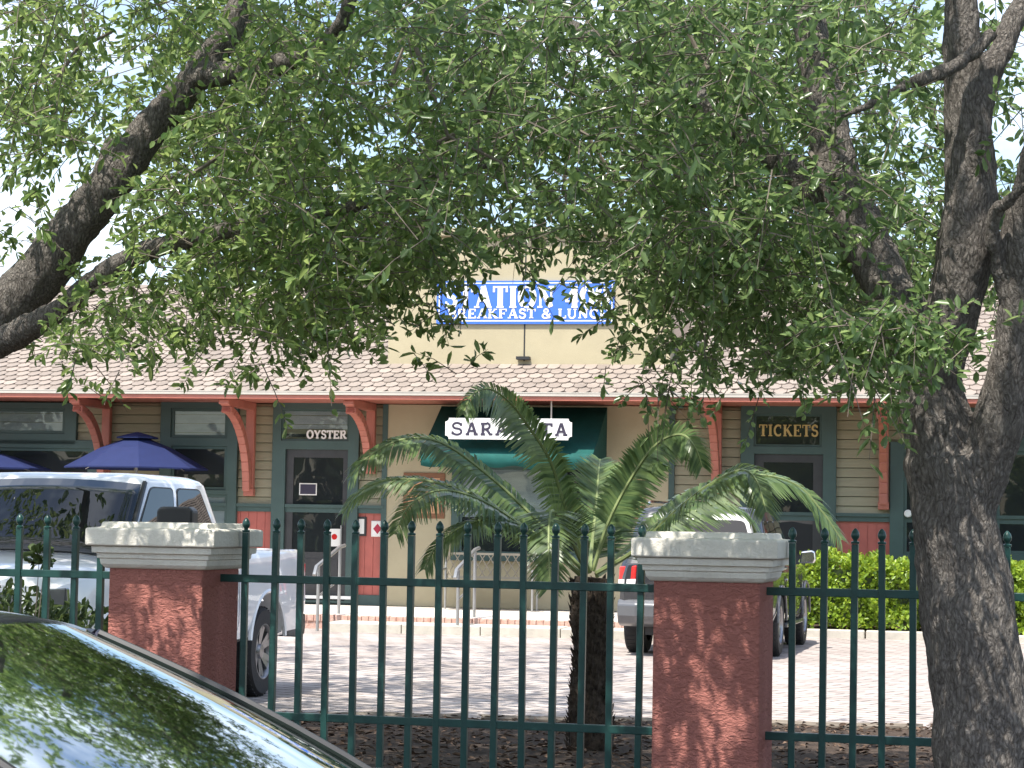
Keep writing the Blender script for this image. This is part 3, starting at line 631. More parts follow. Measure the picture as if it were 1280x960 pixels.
for px_,lab in ((397,'grey steel handrail by the glass door, beside the rear of the truck'),(572,'grey steel handrail before the lattice bench')):
    s_=F(px_,785,4.6)[0]; t=thing('handrail',lab,'handrail',bw(s_,-4.62,0.0),BZ,'handrails on the entrance step')
    h0=.93; mb=MB(); mb.tube([(0,0,.0 if px_==397 else .12),(0,0,h0)],.024,8); mb.build('post',M['steel'],t,smooth=True)
    mb=MB(); mb.tube([(.0,1.15,SW-.01),(0,1.15,h0+.28)],.024,8); mb.build('post',M['steel'],t,smooth=True)
    mb=MB(); mb.tube([(-.0,-.22,h0-.12),(0,-.12,h0),(0,1.15,h0+.28),(0,1.4,h0+.30)],.03,8); mb.build('rail',M['steel'],t,smooth=True)
    mb=MB(); mb.tube([(0,0,.5),(0,1.15,.72)],.016,6); mb.build('rail',M['steel'],t,smooth=True)
def parasol(px,py_top,py_rim,lab,off=1.12):
    s_,zt_=F(px,py_top,off); zr_=F(px,py_rim,off)[1]
    base=bw(s_,-off,SW); top=Vector((0,0,zt_)); rim=Vector((0,0,zr_))
    H=top.z-SW; hr=rim.z-SW; Rr=1.17
    t=thing('patio_parasol',lab,'parasol',base,BZ+R(22.5),'navy parasols on the terrace')
    mb=MB(); n=8; ring=[(0,0,H-.02)]
    def rg(r,z,sag=0): return [(r*math.cos(2*math.pi*k/n),r*math.sin(2*math.pi*k/n),z) for k in range(n)]
    secs=[rg(.16,H-.10),rg(.6,H-.10-(H-.1-hr)*.36),rg(Rr,hr),rg(Rr,hr-.02)]; mb.loft(secs,True,False)
    c=mb.build('canopy',M['navy'],t,fix=False); m_=c.modifiers.new('s','SOLIDIFY'); m_.thickness=.006
    mb=MB(); mb.loft([rg(.02,H),rg(.34,H-.085),rg(.34,H-.11)],True,False); mb.build('vent',M['navy'],t,fix=False)
    for k in range(8):
        a=2*math.pi*k/8; mb=MB(); mb.tube([(.03*math.cos(a),.03*math.sin(a),H-.15),(Rr*math.cos(a)*.99,Rr*math.sin(a)*.99,hr-.012)],.009,5); mb.build('rib',M['steel'],t)
    mb=MB(); mb.tube([(0,0,.04),(0,0,H-.03)],.024,10); mb.build('pole',M['steel'],t,smooth=True)
    mb=MB(); mb.lathe([(0,.0),(.3,.0),(.3,.05),(.06,.1),(.03,.3),(0,.3)],20); mb.build('base',M['blackplastic'],t,smooth=True)
parasol(172,540,585,'navy parasol with a sunlit lower edge, open behind the white truck')
parasol(-25,556,585,'navy parasol cut by the left edge of the photo')
# ================================================================== FENCE AND PILLARS
fn=Vector((math.sin(FY),-math.cos(FY),0))
def FF(px,py,off=0.0):
    d=ray(px,py); q=fo+fn*off; t=(q-CP).dot(fn)/d.dot(fn); p=CP+d*t; return (p-fo).dot(fu),p.z
def fw(s,off=0,z=0): return fo+fu*s+fn*off+Vector((0,0,z))
PW=.49
def pillar(pxc,label,pxs=None):
    s=FF(pxc,750)[0]; t=thing('fence_pillar',label,'pillar',fw(s),FY,'brick red stucco pillars with pale caps'); h=PW/2
    mb=MB(); mb.box(-h,h,-h,h,-.1,1.362); mb.build('shaft',M['terra'],t,bevel=.012)
    # moulded cap lofted from square rings
    prof=[(h+.008,1.352),(h+.018,1.358),(h+.03,1.372),(h+.034,1.392),(h+.034,1.398),(h+.044,1.402),(h+.046,1.425),(h+.064,1.428),(h+.066,1.458)]
    mb=MB()
    def sq(a,z): return [(-a,-a,z),(a,-a,z),(a,a,z),(-a,a,z)]
    mb.loft([sq(a,z) for a,z in prof],True,True)
    c=mb.build('cap',M['capcon'],t)
    mb=MB(); a=h+.09; mb.loft([sq(a-.006,1.4605),sq(a,1.466),sq(a,1.541),sq(a-.006,1.547),sq(a-.055,1.552),sq(a-.06,1.575),sq(a-.07,1.578)],True,True)
    mb.build('slab',M['capcon'],c,bevel=.006)
    return s
sp1=pillar(218,'left brick red pillar with pale moulded cap, before the white truck')
sp2=pillar(893,'right brick red pillar with pale moulded cap and dappled light, next to the cycad')
pk_w=.0155
zt_r=1.31; zb_r=.645
picket_me=None
def picket_mesh():
    mb=MB(); mb.box(-pk_w,pk_w,-pk_w,pk_w,.40,1.535); return mb
def finial_mesh():
    mb=MB(); mb.lathe([(0,1.536),(.019,1.536),(.02,1.546),(.01,1.55),(.01,1.555),(.018,1.565),(.0205,1.577),(.016,1.593),(.006,1.606),(0,1.609)],14); return mb
pm=None; fm=None
def fence(name,label,s0,s1,pxs,short=()):
    global pm,fm
    t=thing('metal_fence',label,'fence',fw((s0+s1)/2),FY,'green picket fence sections'); c=(s0+s1)/2
    for z in (zt_r,zb_r):
        mb=MB(); mb.box(s0-c,s1-c,-.014,.014,z-.019,z+.019); mb.build('rail',M['fence'],t,bevel=.003)
    for px in pxs:
        s=FF(px,780)[0]-c
        if px in short:
            mb=MB(); mb.box(-pk_w,pk_w,-pk_w,pk_w,.40,1.455); o=mb.build('picket',M['fence'],t); o.location=(s,0,0); continue
        if pm is None:
            o=picket_mesh().build('picket',M['fence'],t,bevel=.003); f=finial_mesh().build('finial',M['fence'],o,smooth=True); pm,fm=o,f
        else:
            o=pm.copy(); COL.objects.link(o); o.parent=t; f=fm.copy(); COL.objects.link(f); f.parent=o
        o.location=(s,0,0); o.rotation_euler=(R(random.uniform(-.5,.5)),R(random.uniform(-.35,.35)),R(random.uniform(-4,4)))
fence('a','green picket fence section left of the left pillar, behind the dark car',FF(-160,780)[0],sp1-PW/2+.004,[-120,-84,-49,-13,22,57,91,124],short=(124,))
fence('b','long green picket fence section between the two pillars before the cycad',sp1+PW/2-.004,sp2-PW/2+.004,[306,341,375,409,443,478,513,548,583,619,655,691,727,763,799])
fence('c','green picket fence section right of the right pillar, crossing behind the oak trunk',sp2+PW/2-.004,FF(1480,780)[0],[991,1028,1066,1104,1142,1180,1219,1257,1296,1335,1375,1415,1455])

# ================================================================== VEHICLES
def rrect(x0,x1,hw,r,n=5,z=0):
    pts=[]
    for cx,cy,a in ((x1-r,hw-r,0),(x0+r,hw-r,90),(x0+r,-hw+r,180),(x1-r,-hw+r,270)):
        for k in range(n+1):
            q=R(a+90*k/n); pts.append((cx+r*math.cos(q),cy+r*math.sin(q),z))
    return pts
def wheel(parent,x,y,r,w,side,spokes=6,z=None):
    mb=MB(); z=r if z is None else z
    prof=[(r*.62,-w/2),(r*.93,-w/2),(r*.985,-w/2+.03),(r,-w*.25),(r,w*.25),(r*.985,w/2-.03),(r*.93,w/2),(r*.62,w/2)]
    mb.lathe(prof,40,'Y'); 
    for k in range(40):                                  # tread blocks
        a=2*math.pi*k/40; b=MB(); b.box(-.012,.012,-w*.42,w*.42,r-.006,r+.004); b.xf(Matrix.Rotation(a,4,'Y')); mb.add(b.v,b.f)
    o=mb.build('wheel',M['rubber'],parent,smooth=True); o.location=(x,y,z)
    m=MB(); f=side*w/2
    m.lathe([(r*.64,f-side*.002),(r*.60,f),(r*.56,f-side*.02),(r*.55,f-side*.12)],40,'Y')
    for k in range(spokes):
        for dl in (-.16,.16):
            a=2*math.pi*k/spokes+dl; b=MB(); b.prism([(-.022,f-side*.05,.05),(.022,f-side*.05,.05),(.03,f-side*.022,r*.57),(-.03,f-side*.022,r*.57)],(0,-side*.03,0)); b.xf(Matrix.Rotation(a,4,'Y')); m.add(b.v,b.f)
    m.lathe([(0,f-side*.02),(.06,f-side*.025),(.075,f-side*.06)],20,'Y')
    m.build('rim',M['alloy'],o,smooth=True)
    m=MB(); m.lathe([(0,f-side*.1),(r*.56,f-side*.1)],28,'Y'); m.build('brake',M['blackplastic'],o)
    return o
def body(parent,stations,m,name='body'):
    """stations: (x, half profile [(y,z)...] bottom->top)"""
    mb=MB(); secs=[]
    for x,h in stations:
        secs.append([(x,y,z) for y,z in h]+[(x,-y,z) for y,z in h[::-1]])
    mb.loft(secs); return mb.build(name,M[m],parent,smooth=True)
def cabin_face(lo,hi,which,r):
    """four corners (u0v0,u1v0,u0v1,u1v1) of a planar cabin face; lo/hi=(x0,x1,hw,z)"""
    (a0,a1,ah,az),(b0,b1,bh,bz)=lo,hi
    if which=='front': return (a1,-ah+r,az),(a1,ah-r,az),(b1,-bh+r,bz),(b1,bh-r,bz)
    if which=='back': return (a0,-ah+r,az),(a0,ah-r,az),(b0,-bh+r,bz),(b0,bh-r,bz)
    if which=='left': return (a0+r,ah,az),(a1-r,ah,az),(b0+r,bh,bz),(b1-r,bh,bz)
    if which=='right': return (a0+r,-ah,az),(a1-r,-ah,az),(b0+r,-bh,bz),(b1-r,-bh,bz)
def smoothpoly(uv,n=4,r=.09):
    out=[]; k=len(uv)
    for i in range(k):
        p=Vector(uv[i]); a=Vector(uv[i-1]); b=Vector(uv[(i+1)%k]); da=(a-p); db=(b-p)
        ra=min(r,da.length*.4); rb=min(r,db.length*.4); p0=p+da.normalized()*ra; p1=p+db.normalized()*rb
        for j in range(n+1):
            t=j/n; out.append((p0*(1-t)**2+p*2*t*(1-t)+p1*t*t))
    return out
def panel(parent,face,uv,m,name,out=.006,rr=.06,thick=.01):
    A,Bq,C,D=[Vector(q) for q in face]; nrm_=(Bq-A).cross(C-A).normalized(); cen=(A+Bq+C+D)/4
    if nrm_.dot(cen-Vector((cen.x,0,cen.z)) if abs(cen.y)>.3 else Vector((cen.x-(A.x+0),0,0))+Vector((0,0,1)))<0: nrm_=-nrm_
    pts=[]
    for u,v in smoothpoly([Vector(q) for q in uv],r=rr):
        pts.append((A*(1-u)+Bq*u)*(1-v)+(C*(1-u)+D*u)*v+nrm_*out)
    mb=MB(); mb.prism([tuple(p) for p in pts],tuple(-nrm_*thick)); return mb.build(name,M[m],parent)

# ---- white pickup truck: local x forward, origin under the front axle
def pickup():
    pr=P(325,868,20.04); th=R(12)
    fwd=Vector((-math.sin(th),-math.cos(th),0)); left=Vector((math.cos(th),-math.sin(th),0))
    o=pr; o.z=0; o=o+fwd*3.57-left*.94        # rear wheel outer face -> origin at front axle centre
    t=thing('pickup_truck','white crew pickup truck parked nose to the fence behind the left pillar','pickup truck',o,math.atan2(fwd.y,fwd.x))
    def hp(w,zb,zs,zt,crown=.02,i=.9): return [(0,zb),(w*.86,zb),(w*.965,zb+.05),(w*1.0,zb+.2),(w*1.005,(zb+zs)/2),(w*.99,zs),(w*.965,zt-.05),(w*i,zt-.008),(w*.6,zt+crown*.7),(0,zt+crown)]
    st=[(.93,hp(.78,.62,.95,1.08,.03)),(.86,hp(.9,.55,1.0,1.14,.04)),(.6,hp(.975,.5,1.05,1.19,.06)),(.1,hp(1.0,.5,1.1,1.23,.07)),(-.45,hp(1.005,.48,1.12,1.29,.06)),(-.6,hp(1.0,.48,1.14,1.30,.03)),(-2.0,hp(1.0,.48,1.14,1.30,.0)),(-2.74,hp(1.0,.48,1.14,1.31,.0))]
    b=body(t,st,'carwhite')
    st=[(-2.77,hp(1.0,.5,1.16,1.33,0,.93)),(-3.6,hp(1.012,.5,1.16,1.33,0,.93)),(-4.55,hp(1.0,.52,1.16,1.33,0,.93)),(-4.72,hp(.985,.55,1.16,1.32,0,.93)),(-4.76,hp(.95,.6,1.14,1.29,0,.93))]
    bed=body(t,st,'carwhite','bed')
    mb=MB(); mb.box(-4.66,-2.84,-.86,.86,.85,1.6); cut(bed,mb)
    for o_,x in ((b,0.0),(bed,-3.57)):
        mb=MB(); mb.lathe([(0,-1.3),(.49,-1.3),(.49,1.3),(0,1.3)],36,'Y',(x,0,.44)); 
        mb.xf(Matrix.Identity(4)); 
        # keep centre solid: two separate cylinders
        mb=MB()
        for y0,y1 in ((-1.3,-.66),(.66,1.3)): mb.lathe([(0,y0),(.49,y0),(.49,y1),(0,y1)],36,'Y',(x,0,.45))
        cut(o_,mb)
        o_.data.polygons.foreach_set('use_smooth',[True]*len(o_.data.polygons)); o_.data.set_sharp_from_angle(angle=R(35))
    for sgn in (1,-1):
        for x in (0,-3.57): wheel(t,x,sgn*.83,.405,.285,sgn)
        for x in (0,-3.57):
            mb=MB(); pts=[(x+.505*math.cos(a),sgn*1.0,.45+.505*math.sin(a)) for a in np.linspace(R(9),R(171),25)]; mb.tube(pts,.022,6); mb.build('arch_lip',M['carwhite'],t,smooth=True)
    lo=(-2.74,-.26,.93,1.27); hi=(-2.52,-1.02,.77,1.88)
    secs=[]
    for x0,x1,hw,z,r in ((lo[0],lo[1],lo[2],lo[3],.13),(hi[0],hi[1],hi[2],hi[3],.13),(hi[0]+.03,hi[1]-.05,hi[2]-.03,1.915,.14),(hi[0]+.1,hi[1]-.16,hi[2]-.11,1.948,.16),(hi[0]+.25,hi[1]-.4,hi[2]-.3,1.965,.18)):
        secs.append(rrect(x0,x1,hw,r,5,z))
    mb=MB(); mb.loft(secs); cab=mb.build('cab',M['carwhite'],t,smooth=True)
    # windscreen, curved grid standing just proud of the cab front
    f=cabin_face(lo,hi,'front',.0); A,B_,C,D=[Vector(q) for q in f]; nn=Vector((hi[3]-lo[3],0,lo[1]-hi[1])).normalized()
    mb=MB(); n=14; secs=[]
    for i in range(n+1):
        u=.012+.976*i/n; row=[]
        for j in range(7):
            v=.04+.92*j/6; p=(A*(1-u)+B_*u)*(1-v)+(C*(1-u)+D*u)*v+nn*(.006+.05*(1-(2*u-1)**2)); row.append(tuple(p))
        secs.append(row)
    mb.loft(secs,closed=False); w=mb.build('windshield',M['cglass'],t,smooth=True,fix=False); s_=w.modifiers.new('s','SOLIDIFY'); s_.thickness=.012; s_.offset=0
    for side in ('left','right'):
        f=cabin_face(lo,hi,side,.0)
        for uv_,ex in (([(.555,.05),(.955,.05),(.90,.93),(.585,.93)],.014),([(.10,.05),(.515,.05),(.515,.93),(.17,.93)],.014)):
            cx_=sum(q[0] for q in uv_)/4; cy_=sum(q[1] for q in uv_)/4
            panel(t,f,[(cx_+(a-cx_)*1.07,cy_+(b-cy_)*1.05) for a,b in uv_],'blackplastic','window_seal',out=.003)
            panel(t,f,uv_,'cglass','side_window',out=.007)
        sg=1 if side=='left' else -1
        q=MB()
        for u in (.535,): 
            A2,B2,C2,D2=[Vector(p) for p in f]; p0=A2*(1-u)+B2*u; p1=C2*(1-u)+D2*u
        # door seams and handles
        for x in (-.62,-1.62,-2.68):
            m2=MB(); m2.box(x-.004,x+.004,sg*1.0-.004,sg*1.0+.0075,.56,1.13); m2.build('door_seam',M['blackplastic'],t)
        for x in (-1.42,-2.45):
            m2=MB(); m2.box(x-.11,x+.11,sg*1.0-.01,sg*1.0+.035,1.04,1.075); m2.build('door_handle',M['carwhite'],t,bevel=.01)
        m2=MB(); m2.box(-2.55,-.75,sg*.985-.03,sg*.985+.05,.40,.455); m2.build('side_step',M['blackplastic'],t,bevel=.015)
        # wing mirror
        m2=MB(); m2.loft([[(x_,sg*(1.02+.02*0)+sg*yy,zz) for (yy,zz) in ((.03,1.50),(.30,1.50),(.33,1.53),(.33,1.66),(.29,1.69),(.06,1.69),(.03,1.66))] for x_ in (-.72,-.58)]); m2.build('mirror',M['blackplastic'],t,bevel=.02)
        m2=MB(); m2.tube([(-.66,sg*.92,1.34),(-.66,sg*1.12,1.52)],.03,8); m2.build('mirror_arm',M['blackplastic'],t)
        # headlamp
        m2=MB(); m2.prism([(.955,sg*.42,1.05),(.885,sg*.955,1.09),(.86,sg*.965,.90),(.885,sg*.93,.80),(.96,sg*.44,.84)],(-.06,0,0)); m2.build('headlight',M['lens'],t,bevel=.01)
        m2=MB(); m2.box(-4.795,-4.70,sg*.80,sg*.965,.86,1.2); m2.build('tail_light',M['tail'],t,bevel=.02)
        # windscreen pillar trim
        m2=MB(); fA=cabin_face(lo,hi,'front',.0); k=0 if sg<0 else 1; a_=Vector(fA[k]); c_=Vector(fA[k+2]); m2.tube([tuple(a_+Vector((-.045,-sg*.012,.02))),tuple(c_+Vector((-.045,-sg*.012,.0)))],.022,6); m2.build('pillar_trim',M['blackplastic'],t)
    m2=MB(); m2.box(.90,.965,-.40,.40,.76,1.06); 
    g=m2.build('grille',M['blackplastic'],t,bevel=.02)
    for k in range(4): 
        m2=MB(); m2.box(.966,.98,-.38,.38,.80+k*.065,.815+k*.065); m2.build('grille_bar',M['chrome'],g)
    m2=MB(); m2.loft([[(x,y,z) for (x,z) in ((.95,.45),(1.03,.5),(1.04,.64),(1.0,.74),(.9,.74),(.85,.5))] for y in np.linspace(-.95,.95,9)]); m2.v=[(v[0]-.10*(abs(v[1])/.95)**3,v[1],v[2]) for v in m2.v]; m2.build('front_bumper',M['silverpaint'],t,bevel=.015)
    m2=MB(); m2.loft([[(x,y,z) for (x,z) in ((-4.74,.48),(-4.90,.5),(-4.93,.58),(-4.92,.70),(-4.76,.71))] for y in np.linspace(-.96,.96,9)]); m2.v=[(v[0]+.08*(abs(v[1])/.96)**4,v[1],v[2]) for v in m2.v]; m2.build('rear_bumper',M['chrome'],t,bevel=.015)
    m2=MB(); m2.box(-4.6,.7,-.62,.62,.32,.56); m2.build('underbody',M['blackplastic'],t)
    return t
pickup()

# ---- grey SUV seen from behind
def suv():
    pr=P(880,812+.0,27.9); th=R(13.5)
    fwd=Vector((math.sin(th),math.cos(th),0)); pr.z=0
    t=thing('suv','dark grey SUV parked facing the building behind the right pillar','car',pr,math.atan2(fwd.y,fwd.x))
    # origin under the rear axle
    def hp(w,zb,zs,zt,i=.93): return [(0,zb),(w*.85,zb),(w*.95,zb+.05),(w*.99,zb+.18),(w*1.0,(zb+zs)/2),(w*.985,zs),(w*.955,zt-.04),(w*i,zt),(w*.5,zt+.01),(0,zt+.015)]
    st=[(-.98,hp(.86,.5,.95,1.12)),(-.93,hp(.92,.42,.98,1.14)),(-.6,hp(.97,.38,1.0,1.16)),(0,hp(.985,.38,1.0,1.15)),(1.4,hp(.985,.36,.98,1.13)),(2.5,hp(.985,.36,.97,1.12)),(3.1,hp(.97,.38,.95,1.09)),(3.7,hp(.90,.42,.9,1.02)),(3.92,hp(.75,.5,.85,.92))]
    b=body(t,st,'cargrey')
    mb=MB()
    for x in (0,2.95):
        for y0,y1 in ((-1.3,-.66),(.66,1.3)): mb.lathe([(0,y0),(.46,y0),(.46,y1),(0,y1)],32,'Y',(x,0,.41))
    cut(b,mb); b.data.polygons.foreach_set('use_smooth',[True]*len(b.data.polygons)); b.data.set_sharp_from_angle(angle=R(35))
    for sgn in (1,-1):
        for x in (0,2.95): wheel(t,x,sgn*.84,.39,.26,sgn)
        for x in (0,2.95):
            mb=MB(); pts=[(x+.47*math.cos(a),sgn*.985,.41+.47*math.sin(a)) for a in np.linspace(R(3),R(177),22)]; mb.tube(pts,.018,6); mb.build('arch_lip',M['silverpaint'],t,smooth=True)
    lo=(-.95,2.25,.93,1.10); hi=(-.62,1.30,.76,1.76)
    secs=[rrect(x0,x1,hw,r,5,z) for x0,x1,hw,z,r in ((lo[0],lo[1],lo[2],lo[3],.14),(hi[0],hi[1],hi[2],hi[3],.15),(hi[0]+.05,hi[1]-.08,hi[2]-.03,1.82,.16),(hi[0]+.15,hi[1]-.25,hi[2]-.13,1.855,.16),(hi[0]+.35,hi[1]-.5,hi[2]-.35,1.87,.18))]
    mb=MB(); mb.loft(secs); mb.build('cabin',M['cargrey'],t,smooth=True)
    f=cabin_face(lo,hi,'back',.1); panel(t,f,[(.03,.12),(.97,.12),(.93,.90),(.07,.90)],'cglass','rear_window',rr=.08)
    m2=MB(); m2.tube([(-.83,-.25,1.36),(-.76,.2,1.40)],.012,6); m2.build('rear_wiper',M['blackplastic'],t)
    f=cabin_face(lo,hi,'front',.1); panel(t,f,[(.02,.04),(.98,.04),(.97,.94),(.03,.94)],'cglass','windshield')
    for side in ('left','right'):
        sg=1 if side=='left' else -1
        f=cabin_face(lo,hi,side,.0)
        panel(t,f,[(.06,.08),(.30,.08),(.31,.90),(.11,.90)],'cglass','side_window')
        panel(t,f,[(.33,.08),(.57,.08),(.585,.90),(.34,.90)],'cglass','side_window')
        panel(t,f,[(.60,.08),(.88,.08),(.90,.90),(.615,.90)],'cglass','side_window')
        m2=MB(); m2.tube([(-.45,sg*.66,1.875),(-.35,sg*.66,1.915),(1.0,sg*.66,1.915),(1.1,sg*.66,1.87)],.018,6); m2.build('roof_rail',M['chrome'],t,smooth=True)
        m2=MB(); m2.prism([(-1.0,sg*.70,1.12),(-.93,sg*.93,1.10),(-.93,sg*.945,.82),(-1.0,sg*.72,.84)],(.08,0,0)); tl=m2.build('tail_light',M['tail'],t,bevel=.015)
        m2=MB(); m2.prism([(-1.012,sg*.71,.95),(-.95,sg*.935,.94),(-.95,sg*.94,.88),(-1.012,sg*.715,.89)],(.08,0,0)); m2.build('reversing_lens',M['white'],tl)
        m2=MB(); m2.loft([[(x_,sg*.97+sg*yy,zz) for (yy,zz) in ((.04,1.14),(.24,1.15),(.26,1.2),(.25,1.3),(.2,1.32),(.06,1.3))] for x_ in (1.75,1.9)]); m2.build('mirror',M['chrome'],t,bevel=.02)
        m2=MB(); m2.box(.5,2.4,sg*.96-.04,sg*.96+.07,.34,.39); m2.build('side_step',M['silverpaint'],t,bevel=.012)
        for x in (.62,1.5): m2=MB(); m2.box(x-.1,x+.1,sg*.985-.01,sg*.985+.03,.93,.96); m2.build('door_handle',M['chrome'],t,bevel=.008)
        for x in (.42,1.32,2.3): m2=MB(); m2.box(x-.004,x+.004,sg*.985-.004,sg*.985+.008,.45,1.0); m2.build('door_seam',M['blackplastic'],t)
    m2=MB(); m2.loft([[(x,y,z) for (x,z) in ((-.92,.36),(-1.06,.40),(-1.12,.5),(-1.12,.64),(-1.05,.70),(-.92,.70))] for y in np.linspace(-.94,.94,9)]); m2.v=[(v[0]+.12*(abs(v[1])/.94)**4,v[1],v[2]) for v in m2.v]; m2.build('rear_bumper',M['silverpaint'],t,bevel=.02)
    m2=MB(); m2.box(-1.0,-.975,-.27,.27,.80,.95); m2.build('number_plate',M['paper'],t,bevel=.006)
    m2=MB(); m2.box(-.8,3.6,-.62,.62,.26,.44); m2.build('underbody',M['blackplastic'],t)
suv()

# ---- dark sedan in the road: windscreen seen from its right front
def sedan():
    psi=R(15); fwd=Vector((math.cos(psi),-math.sin(psi),0)); left=Vector((math.sin(psi),math.cos(psi),0))
    tip=P(105,793,5.85); zr=-.15
    # the far (left) top corner of the windscreen sits at local (0, +.56)
    o=tip-left*.63; ztip=tip.z-zr; o.z=zr
    t=thing('sedan','dark sedan with leaf reflections across its windshield, nearest the camera','car',o,math.atan2(fwd.y,fwd.x))
    H=ztip                                   # height of windscreen top corner above the road
    def hp(w,zb,zs,zt,cr=.03): return [(0,zb),(w*.85,zb),(w*.96,zb+.06),(w,zb+.22),(w*1.0,(zb+zs)/2),(w*.985,zs),(w*.95,zt-.03),(w*.88,zt),(w*.5,zt+cr*.8),(0,zt+cr)]
    st=[(2.35,hp(.6,.3,.55,.66)),(2.2,hp(.84,.22,.62,.74)),(1.8,hp(.93,.2,.70,.80)),(1.15,hp(.95,.2,.76,.86)),(.98,hp(.95,.2,.78,.87)),(-1.9,hp(.95,.2,.86,.93,.0)),(-2.3,hp(.9,.25,.84,.93)),(-2.5,hp(.75,.35,.8,.9))]
    b=body(t,st,'cardark')
    mb=MB()
    for x in (1.45,-1.3):
        for y0,y1 in ((-1.2,-.62),(.62,1.2)): mb.lathe([(0,y0),(.36,y0),(.36,y1),(0,y1)],28,'Y',(x,0,.33))
    mb.box(-1.5,.78,-.74,.74,.5,1.3); cut(b,mb)      # wheel arches and the cabin well
    b.data.polygons.foreach_set('use_smooth',[True]*len(b.data.polygons)); b.data.set_sharp_from_angle(angle=R(35))
    for sgn in (1,-1):
        for x in (1.45,-1.3): wheel(t,x,sgn*.835,.325,.22,sgn)
    # roof
    mb=MB(); secs=[]
    for x,w_,dz in ((.03,.64,0),(-.1,.655,.022),(-.5,.67,.055),(-1.0,.665,.045),(-1.35,.64,-.03),(-1.5,.63,-.06)):
        row=[]
        for k in range(15):
            u=-1+2*k/14; row.append((x-.045*(u*u)*0+ (.05*(1-u*u) if x>0 else 0),u*w_,H+dz+.062*(1-abs(u)**2.4)))
        secs.append(row)
    mb.loft(secs,closed=False); ro=mb.build('roof',M['cardark'],t,smooth=True,fix=False); s_=ro.modifiers.new('s','SOLIDIFY'); s_.thickness=.035; s_.offset=-1
    # windscreen
    base_x=1.08; base_z=.90
    def WS(u,v):     # u -1..1 across, v 0 base..1 top
        x=(base_x+.13*(1-u*u))*(1-v)+(.03+.05*(1-u*u))*v; y=u*(.80*(1-v)+.64*v)
        z=base_z*(1-v)+(H+.06*(1-abs(u)**2.4)-.004)*v + .035*math.sin(math.pi*v)+ .02*(1-v)*(1-u*u)
        return (x,y,z)
    mb=MB(); nu,nv=24,14; mb.loft([[WS(-1+2*i/nu,j/nv) for j in range(nv+1)] for i in range(nu+1)],closed=False)
    w=mb.build('windshield',M['windshield'],t,smooth=True,fix=False)
    for sg in (1,-1):
        pts=[Vector(WS(sg,j/8)) for j in range(9)]
        mb=MB(); mb.tube([tuple(p+Vector((-.012,sg*.022,-.004))) for p in pts],.024,8); mb.build('front_pillar',M['cardark'],t,smooth=True)
        mb=MB(); mb.tube([tuple(p+Vector((.008,sg*.002,.008))) for p in pts],.011,6); mb.build('windshield_trim',M['blackplastic'],t,smooth=True)
        mb=MB(); mb.tube([tuple(p+Vector((-.03,-sg*.035,-.03))) for p in pts],.024,8); mb.build('pillar_lining',M['mint'],t,smooth=True)
        # roof side rail, rear pillar, side glass
        rail=[(.02,sg*.655,H-.012),(-.5,sg*.685,H+.012),(-1.0,sg*.68,H+.0),(-1.5,sg*.65,H-.08),(-2.0,sg*.74,.93)]
        mb=MB(); mb.tube(rail,.026,8); mb.build('roof_rail',M['cardark'],t,smooth=True)
        mb=MB(); mb.tube([(-.62,sg*.68,H),(-.58,sg*.88,.9)],.03,6); mb.build('centre_pillar',M['blackplastic'],t)
        mb=MB(); pl=[(.95,sg*.85,.90),(.02,sg*.665,H-.03),(-.5,sg*.69,H-.012),(-1.0,sg*.685,H-.02),(-1.5,sg*.655,H-.1),(-1.9,sg*.85,.92)]; mb.add(pl,[tuple(range(6))]); mb.build('side_window',M['windshield'],t,fix=False)
        mb=MB(); mb.loft([[(x_,sg*(.98+yy),zz) for yy,zz in ((0,.95),(.17,.96),(.19,1.02),(.15,1.07),(.02,1.05))] for x_ in (.72,.60)]); mb.build('mirror',M['cardark'],t,bevel=.015)
        mb=MB(); mb.prism([(2.28,sg*.5,.66),(2.1,sg*.82,.70),(2.12,sg*.83,.58),(2.30,sg*.5,.55)],(-.06,0,0)); mb.build('headlight',M['lens'],t,bevel=.01)
    mb=MB(); mb.add([(-1.52,-.55,H-.07),(-1.52,.55,H-.07),(-2.1,.66,.93),(-2.1,-.66,.93)],[(0,1,2,3)]); mb.build('rear_window',M['cglass'],t,fix=False)
    # interior
    mb=MB(); secs=[]
    for k in range(11):
        u=-1+2*k/10; secs.append([(1.05+.13*(1-u*u),u*.70,.885),(.85,u*.72,.905),(.55,u*.72,.89),(.42,u*.72,.80),(.42,u*.72,.62)])
    mb.loft(secs,closed=False); mb.build('dashboard',M['dash'],t,smooth=True,fix=False)
    mb=MB(); mb.box(.62,.90,.26,.52,.915,.920); mb.xf(Matrix.Identity(4)); o2=mb.build('dashboard_card',M['mint'],t)
    mb=MB(); mb.tube([(.30+.06*math.sin(a),.36+.185*math.cos(a),.86+.175*math.sin(a)) for a in np.linspace(0,2*math.pi,25)],.016,6,False); mb.build('steering_wheel',M['blackplastic'],t,smooth=True)
    for sy in (.36,-.36):
        mb=MB(); mb.loft([rrect(-.45,.1,.25,.08,4,.45),rrect(-.47,.12,.26,.08,4,.58)]); 
        mb.loft([[(x+(z-.55)*-.35,y+sy*0,z) for x,y,_ in rrect(-.5,-.36,w_,.06,4)] for z,w_ in ((.5,.25),(.8,.26),(1.02,.22),(1.08,.13),(1.12,.14),(1.25,.13),(1.28,.10))])
        mb.xf(Matrix.Translation((0,sy,0))); mb.build('seat',M['seat'],t,smooth=True)
    mb=MB(); mb.box(.10,.13,-.12,.12,H-.11,H-.04); mb.build('rear_view_mirror',M['blackplastic'],t,bevel=.012)
    mb=MB(); mb.box(-1.9,.8,-.70,.70,.3,.5); mb.build('floor_pan',M['seat'],t)
sedan()

